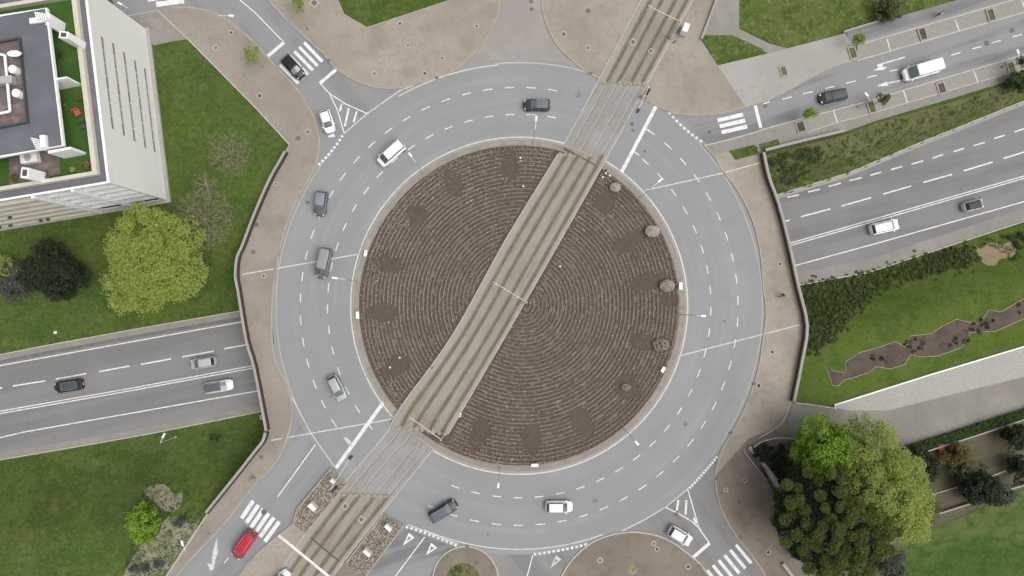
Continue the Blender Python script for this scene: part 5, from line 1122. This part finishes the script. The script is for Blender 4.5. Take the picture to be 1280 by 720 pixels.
# ------------------------------------------------------------------ vehicles
GL = pmat('car_glass', (.035, .042, .046), .06, 0, .3, .9); GLW = pmat('windscreen_glass', (.10, .125, .13), .05, 0, .5, 1.0)
TY = pmat('tyre_rubber', (.018, .018, .018), .9); RIM = pmat('wheel_rim', (.4, .4, .41), .35, .6); HL = pmat('headlight_lens', (.62, .64, .66), .12, .2); TLm = pmat('tail_light_lens', (.28, .015, .015), .2); PLT = pmat('number_plate', (.7, .7, .68), .5)
def paintm(name, col, rough=.3, metal=.2): return pmat(name, [c * (.75 if max(col) < .3 else 1) for c in col], rough + .08, metal * .5, .15, .35)
def loft(m, secs):
    n = len(secs[0]); o = len(m.v)
    for s in secs: m.v += s
    for i in range(len(secs) - 1):
        for k in range(n): m.f.append((o + i * n + k, o + i * n + (k + 1) % n, o + (i + 1) * n + (k + 1) % n, o + (i + 1) * n + k))
    m.f.append(tuple(o + k for k in range(n - 1, -1, -1))); m.f.append(tuple(o + (len(secs) - 1) * n + k for k in range(n)))
CARN = [0]
def car(px, py, heading, kind, col, label, name, L_=None, low_road=False, roof=None, cat='car', metal=.2, wsc=1.0):
    """heading: degrees in the photo, 0 = right, counter-clockwise"""
    K = {'hatch': (4.0, 1.76, 1.48, .92, 1.62, .55, .16, .95), 'wagon': (4.7, 1.84, 1.5, 1.15, 1.85, .42, .12, .95), 'suv': (4.5, 1.86, 1.66, 1.05, 1.6, .42, .14, 1.06), 'mpv': (4.9, 1.88, 1.82, .78, 1.5, .3, .08, 1.1), 'van': (6.2, 2.08, 2.35, .75, 1.55, .1, .02, 1.25), 'small': (2.9, 1.6, 1.52, .5, 1.0, .45, .2, 1.0)}[kind]
    L0, Wd, Ht, xw, xr, rr, rb, bz = K; L_ = L_ or L0; hl = L_ / 2; hw = Wd / 2
    if low_road: p = Wr(px, py, .8); z0 = zroad(p.x) + .012
    else: p = W(px, py, .8); z0 = .02
    t = thing(name, label, cat, (p.x, p.y, z0), math.radians(heading)); P_ = paintm(name + '_paint', col, .28, metal); RP = P_ if roof is None else pmat(name + '_roof', roof, .5, 0, 0, .3)
    hood = bz - (.10 if kind != 'van' else .15)
    st_ = [(hl, .42, .56), (hl - .05, .64, .64), (hl - .15, .79, hood - .17), (hl - .33, .90, hood - .09), (hl - .6, .98, hood - .03), (hl - xw, 1.0, bz), (0, 1.0, bz + .03), (-hl + .7, 1.0, bz + .02), (-hl + .28, .97, bz), (-hl + .1, .90, bz - .05), (-hl + .03, .78, bz - .14), (-hl, .62, bz - .3)]
    secs = []
    for x, w, zt_ in st_:
        w *= hw; secs.append([(x, -w * .9, .2), (x, -w, .42), (x, -w, zt_ - .16), (x, -w * .955, zt_ - .05), (x, -w * .86, zt_), (x, -w * .4, zt_ + .025), (x, w * .4, zt_ + .025), (x, w * .86, zt_), (x, w * .955, zt_ - .05), (x, w, zt_ - .16), (x, w, .42), (x, w * .9, .2)][::-1])
    m = MB(); loft(m, secs); body = m.build('body', P_, t, True, True)
    # greenhouse
    rw = {'van': .86, 'mpv': .80, 'small': .76}.get(kind, .74) * hw; bw = .90 * hw if kind != 'van' else .95 * hw; zb = bz + .0; zr = Ht
    xf, xF = hl - xw, hl - xr; xb, xB = -hl + rb, -hl + rr
    def q(x, y, z): return (x, y, z)
    F0 = (q(xf, -bw * .93, zb), q(xf, bw * .93, zb), q(xF, rw * .96, zr - .03), q(xF, -rw * .96, zr - .03)); xm = (xf + xF) / 2
    m = MB(); m.add([q(xf + .1, 0, zb), q(xf, bw * .93, zb), q(xF, rw, zr - .04), q(xF + .06, 0, zr - .02), q(xF, -rw, zr - .04), q(xf, -bw * .93, zb)], [(0, 1, 2, 3), (5, 0, 3, 4)]); m.build('windscreen', GLW, t, True)
    m = MB(); m.add([q(xb - .03, 0, zb + .02), q(xb, -bw * .92, zb), q(xB, -rw, zr - .04), q(xB - .05, 0, zr - .02), q(xB, rw, zr - .04), q(xb, bw * .92, zb)], [(0, 1, 2, 3), (5, 0, 3, 4)]); m.build('rear_window', GL if kind != 'van' else P_, t, True)
    for s in (-1, 1):
        xe = xb if kind != 'van' else xF - .5; xE = xB if kind != 'van' else xF - .5
        a, b, c_, d = q(xf, s * bw * .93, zb), q(xF, s * rw, zr - .04), q(xE, s * (rw if kind != 'van' else rw), zr - .04), q(xe, s * bw * .93, zb)
        MB().add([a, b, c_, d], [(0, 1, 2, 3) if s < 0 else (3, 2, 1, 0)]).build('side_window', GL, t, True)
        if kind == 'van': MB().add([d, c_, q(xB, s * rw, zr - .04), q(xb, s * bw * .93, zb)], [(0, 1, 2, 3) if s < 0 else (3, 2, 1, 0)]).build('side_panel', P_, t, True)
        m = MB(); m.tube(a, b, .045, .045, 6); m.tube(q(xb, s * bw * .92, zb), q(xB, s * rw, zr - .03), .05, .05, 6)
        xmid = (xF + xB) / 2 + .1; m.tube(q(xmid, s * bw * .94, zb), q(xmid, s * (rw + .01), zr - .04), .04, .04, 5); m.build('pillar', P_, t, True)
        m = MB(); mx_ = xf - .12; m.ball((mx_, s * (hw + .12), zb + .04), (.09, .13, .08), 8, 5); m.build('wing_mirror', P_ if roof is None else RP, t, True)
        m = MB(); m.box((hl - .27, s * hw * .66, hood - .17), (.26, hw * .28, .12), -s * .5); m.build('headlight', HL, t, True)
        m = MB(); m.box((-hl + .10, s * hw * .76, bz - .14), (.14, hw * .24, .16), s * .4); m.build('tail_light', TLm, t, True)
        for x in (hl - .82, -hl + .78):
            w = MB(); w.tube((x, s * (hw - .2), .32), (x, s * (hw + .005), .32), .32, .32, 18); wo = w.build('tyre', TY, t, True); wo.name = 'wheel'
            MB().tube((x, s * (hw + .0), .32), (x, s * (hw + .015), .32), .19, .17, 12).build('rim', RIM, wo, True)
        if kind in ('wagon', 'suv', 'mpv'): MB().tube((xF - .15, s * rw * .9, zr + .06), (xB + .2, s * rw * .9, zr + .06), .025, .025, 5).build('roof_rail', M['galv'], t, True)
    # roof
    m = MB(); sec = []
    for x, w, dz in ((xF + .04, .93, -.035), (xF - .12, .99, 0), (xF - .5, 1.0, .03), ((xF + xB) / 2, 1.0, .045), (xB + .3, 1.0, .03), (xB + .05, .98, 0), (xB - .05, .9, -.03)):
        ww = rw * w; z = zr + dz; sec.append([(x, -ww, z - .06), (x, -ww * .93, z - .01), (x, -ww * .5, z + .01), (x, ww * .5, z + .01), (x, ww * .93, z - .01), (x, ww, z - .06)][::-1])
    loft(m, sec); m.build('roof', RP, t, True, True)
    m = MB(); m.box((hl - .02, 0, .36), (.08, hw * .86, .22)); m.box((-hl, 0, .36), (.08, hw * 1.15, .22)); m.build('bumper', M['black'] if kind == 'van' else P_, t, True)
    m = MB(); m.box((hl - .02, 0, .56), (.08, hw * .8, .12)); m.build('grille', M['black'], t, True); MB().box((-hl - .05, 0, .52), (.02, .5, .11)).build('number_plate', PLT, t, True)
    m = MB(); 
    for s in (-1, 1): m.add([(xf + .06, s * hw * .72, hood + .085), (hl - .5, s * hw * .62, hood + .03), (hl - .5, s * hw * .60, hood + .03), (xf + .06, s * hw * .70, hood + .085)], [(0, 1, 2, 3) if s < 0 else (3, 2, 1, 0)])
    m.box((xf + .07, 0, bz + .012), (.05, hw * 1.4, .02)); m.build('bonnet_seam', M['black'], t, True)
    if kind in ('hatch', 'suv', 'wagon'): m = MB(); m.tube((xB + .5, 0, zr + .04), (xB + .3, 0, zr + .14), .02, .01, 4); m.build('aerial', M['black'], t, True)
    return t
BK = (.018, .019, .022); DG = (.06, .066, .072); SV = (.42, .43, .44); WH = (.80, .80, .80)
car(366, 83.5, -48, 'hatch', BK, 'black hatchback driving over the zebra crossing at the upper left', 'hatchback_car', 4.2)
car(409, 151.5, -72, 'hatch', WH, 'white hatchback waiting at the upper left entry beside the striped splitter', 'hatchback_car', 3.7)
car(489, 192, -138, 'mpv', WH, 'white minibus on the upper left of the roundabout', 'minibus', 4.9, cat='van')
car(401, 254.5, -97, 'suv', (.13, .145, .16), 'dark grey car behind the grey people carrier on the left of the roundabout', 'estate_car', 3.9, roof=(.2, .22, .24))
car(404.5, 329, -102, 'mpv', (.17, .18, .19), 'grey people carrier crossing the deck joint on the left of the roundabout', 'people_carrier', 4.8, roof=(.24, .25, .26))
car(421, 485, -63, 'hatch', (.36, .37, .38), 'silver grey hatchback on the lower left of the roundabout', 'hatchback_car', 4.2)
car(671, 131, 180, 'wagon', (.045, .055, .06), 'black estate car at the top of the roundabout', 'estate_car', 4.1, roof=(.13, .145, .155))
car(554, 639, 31, 'wagon', (.03, .034, .042), 'dark estate car with grey roof at the bottom of the roundabout', 'estate_car', 4.7, roof=(.10, .115, .13))
car(699, 633.5, 0, 'hatch', WH, 'white hatchback at the bottom of the roundabout heading right', 'hatchback_car', 4.2)
car(850.5, 670, -31, 'suv', (.62, .63, .64), 'pale suv with white roof leaving by the lower right exit', 'small_suv', 3.9, roof=WH)
car(305, 681, -125, 'mpv', (.42, .02, .035), 'red van by the zebra crossing at the lower left', 'panel_van', 4.8, cat='van')
car(1042, 120, 192, 'hatch', (.032, .038, .045), 'dark hatchback on the upper right road behind the straight arrow', 'hatchback_car', 4.4, roof=(.06, .07, .078))
car(1151, 88.5, 196, 'van', WH, 'long white van on the upper right road', 'delivery_van', 5.75, cat='van')
car(1106, 283.5, 12.5, 'suv', WH, 'white suv on the lower road at the right', 'small_suv', 4.7, True)
car(1217, 256.5, 13, 'small', (.5, .51, .51), 'tiny silver car with black roof on the lower road at the right', 'microcar', 3.3, True, roof=(.035, .033, .038))
car(85, 482.5, 189, 'wagon', (.025, .027, .03), 'black car on the lower road at the far left', 'estate_car', 4.6, True, roof=(.06, .066, .075))
car(253.5, 453.5, 189, 'hatch', (.38, .39, .40), 'grey hatchback with pale roof nearest the left parapet on the lower road', 'hatchback_car', 4.2, True, roof=(.4, .4, .4))
car(273.5, 483, 9, 'wagon', (.66, .67, .70), 'white car with dark roof near the left parapet on the lower road', 'estate_car', 4.7, True, roof=(.09, .095, .11))
car(349, 727, 48, 'hatch', (.55, .56, .56), 'pale parked car cut by the bottom edge beside the tram track', 'hatchback_car', 4.2)
# ------------------------------------------------------------------ people
def person(px, py, heading, label, top, legs, hair, z=.12, stride=.32, arms=.25):
    p = W(px, py, 1.2); t = thing('person', label, 'person', (p.x, p.y, z), math.radians(heading))
    def skin(name, vs, es, rs, mat, par):
        me = bpy.data.meshes.new(name); me.from_pydata(vs, es, []); me.materials.append(mat); o = bpy.data.objects.new(name, me); C.objects.link(o); o.parent = par
        sk = o.modifiers.new('skin', 'SKIN'); sk.use_smooth_shade = True
        for i, r in enumerate(rs): me.skin_vertices[0].data[i].radius = (r, r) if not hasattr(r, '__len__') else r
        me.skin_vertices[0].data[0].use_root = True; s = o.modifiers.new('sub', 'SUBSURF'); s.levels = 1; s.render_levels = 1; return o
    st2 = stride; hip = [(0, 0, .95), (0, 0, 1.12), (0, 0, 1.35), (.01, 0, 1.46), (.03, 0, 1.54), (.05, 0, 1.64), (.06, 0, 1.73)]
    V_ = hip + [(0, .1, .92), (st2 * .5, .1, .52), (st2 * .55, .1, .1), (st2 * .55 + .16, .1, .05), (0, -.1, .92), (-st2 * .2, -.1, .5), (-st2, -.1, .12), (-st2 + .15, -.1, .05),
                (0, .19, 1.42), (-arms * .5, .25, 1.15), (arms * .1, .25, .92), (arms * .25, .25, .84), (0, -.19, 1.42), (arms * .4, -.25, 1.15), (arms * 1.3, -.23, .98), (arms * 1.6, -.22, .93)]
    E = [(0, 1), (1, 2), (2, 3), (3, 4), (4, 5), (5, 6), (0, 7), (7, 8), (8, 9), (9, 10), (0, 11), (11, 12), (12, 13), (13, 14), (2, 15), (15, 16), (16, 17), (17, 18), (2, 19), (19, 20), (20, 21), (21, 22)]
    rs = [.13, .12, .14, .06, .055, .1, .06, .085, .06, .042, .04, .085, .06, .042, .04, .06, .042, .032, .03, .06, .042, .032, .03]
    skm = pmat('skin', (.42, .27, .19), .6); body = skin('body', V_, E, rs, skm, t)
    tV = [V_[0], V_[1], V_[2], (0, 0, 1.44), V_[15], V_[16], V_[17], V_[19], V_[20], V_[21]]; skin('jacket', tV, [(0, 1), (1, 2), (2, 3), (2, 4), (4, 5), (5, 6), (2, 7), (7, 8), (8, 9)], [.15, .15, (.19, .15), .08, .085, .062, .05, .085, .062, .05], pmat('jacket_cloth', top, .85), t)
    lV = [(0, 0, 1.0), V_[0], V_[7], V_[8], V_[9], V_[11], V_[12], V_[13]]; skin('trousers', lV, [(0, 1), (1, 2), (2, 3), (3, 4), (1, 5), (5, 6), (6, 7)], [.14, .15, .105, .08, .065, .105, .08, .065], pmat('trouser_cloth', legs, .85), t)
    MB().ball((.03, 0, 1.70), (.115, .1, .11), 12, 8).build('hair', pmat('hair_colour', hair, .8), t, True, True)
    for i in (10, 14): MB().ball((V_[i][0] - .03, V_[i][1], .05), (.14, .055, .055), 8, 5).build('shoe', M['black'], t, True, True)
    return t
person(1176.5, 15.5, 195, 'person in white top and dark trousers striding on the asphalt path at the top', (.6, .6, .6), (.02, .02, .022), (.05, .04, .03), .1, .55, .35)
person(979, 369, 200, 'person in black clothes standing on the right plaza', (.015, .013, .012), (.02, .018, .015), (.02, .015, .01), .12, .3)
person(314.5, 599, 120, 'person in pale blue top and purple cap on the footway near the lower left zebra', (.30, .33, .38), (.16, .15, .17), (.15, .12, .17), .12, .3)
# ------------------------------------------------------------------ light and world
w = bpy.data.worlds.new("World"); S.world = w; w.use_nodes = True; nt = w.node_tree
sky = nt.nodes.new("ShaderNodeTexSky"); sky.sky_type = 'NISHITA'; sky.sun_disc = False; sky.sun_elevation = math.radians(62); sky.sun_rotation = math.radians(105); sky.air_density = 1.0; sky.dust_density = 6.0; sky.ozone_density = 1.0
hs = nt.nodes.new("ShaderNodeHueSaturation"); hs.inputs["Saturation"].default_value = .25; nt.links.new(sky.outputs[0], hs.inputs["Color"])
bg = nt.nodes["Background"]; bg.inputs["Strength"].default_value = .15; nt.links.new(hs.outputs[0], bg.inputs["Color"])
sun = bpy.data.lights.new("sun", 'SUN'); sun.energy = .75; sun.angle = math.radians(50); sun.color = (1, .97, .93); so_ = bpy.data.objects.new("sun", sun); C.objects.link(so_)
el, az = math.radians(62), math.radians(105)
dirv = Vector((math.sin(az) * math.cos(el), math.cos(az) * math.cos(el), math.sin(el)))
so_.rotation_euler = dirv.to_track_quat('Z', 'Y').to_euler(); so_.location = dirv * 200
S.view_settings.view_transform = 'Standard'; S.view_settings.look = 'None'; S.view_settings.gamma = 1; S.view_settings.exposure = .22; S.view_settings.use_curve_mapping = False
S.render.engine = 'CYCLES'
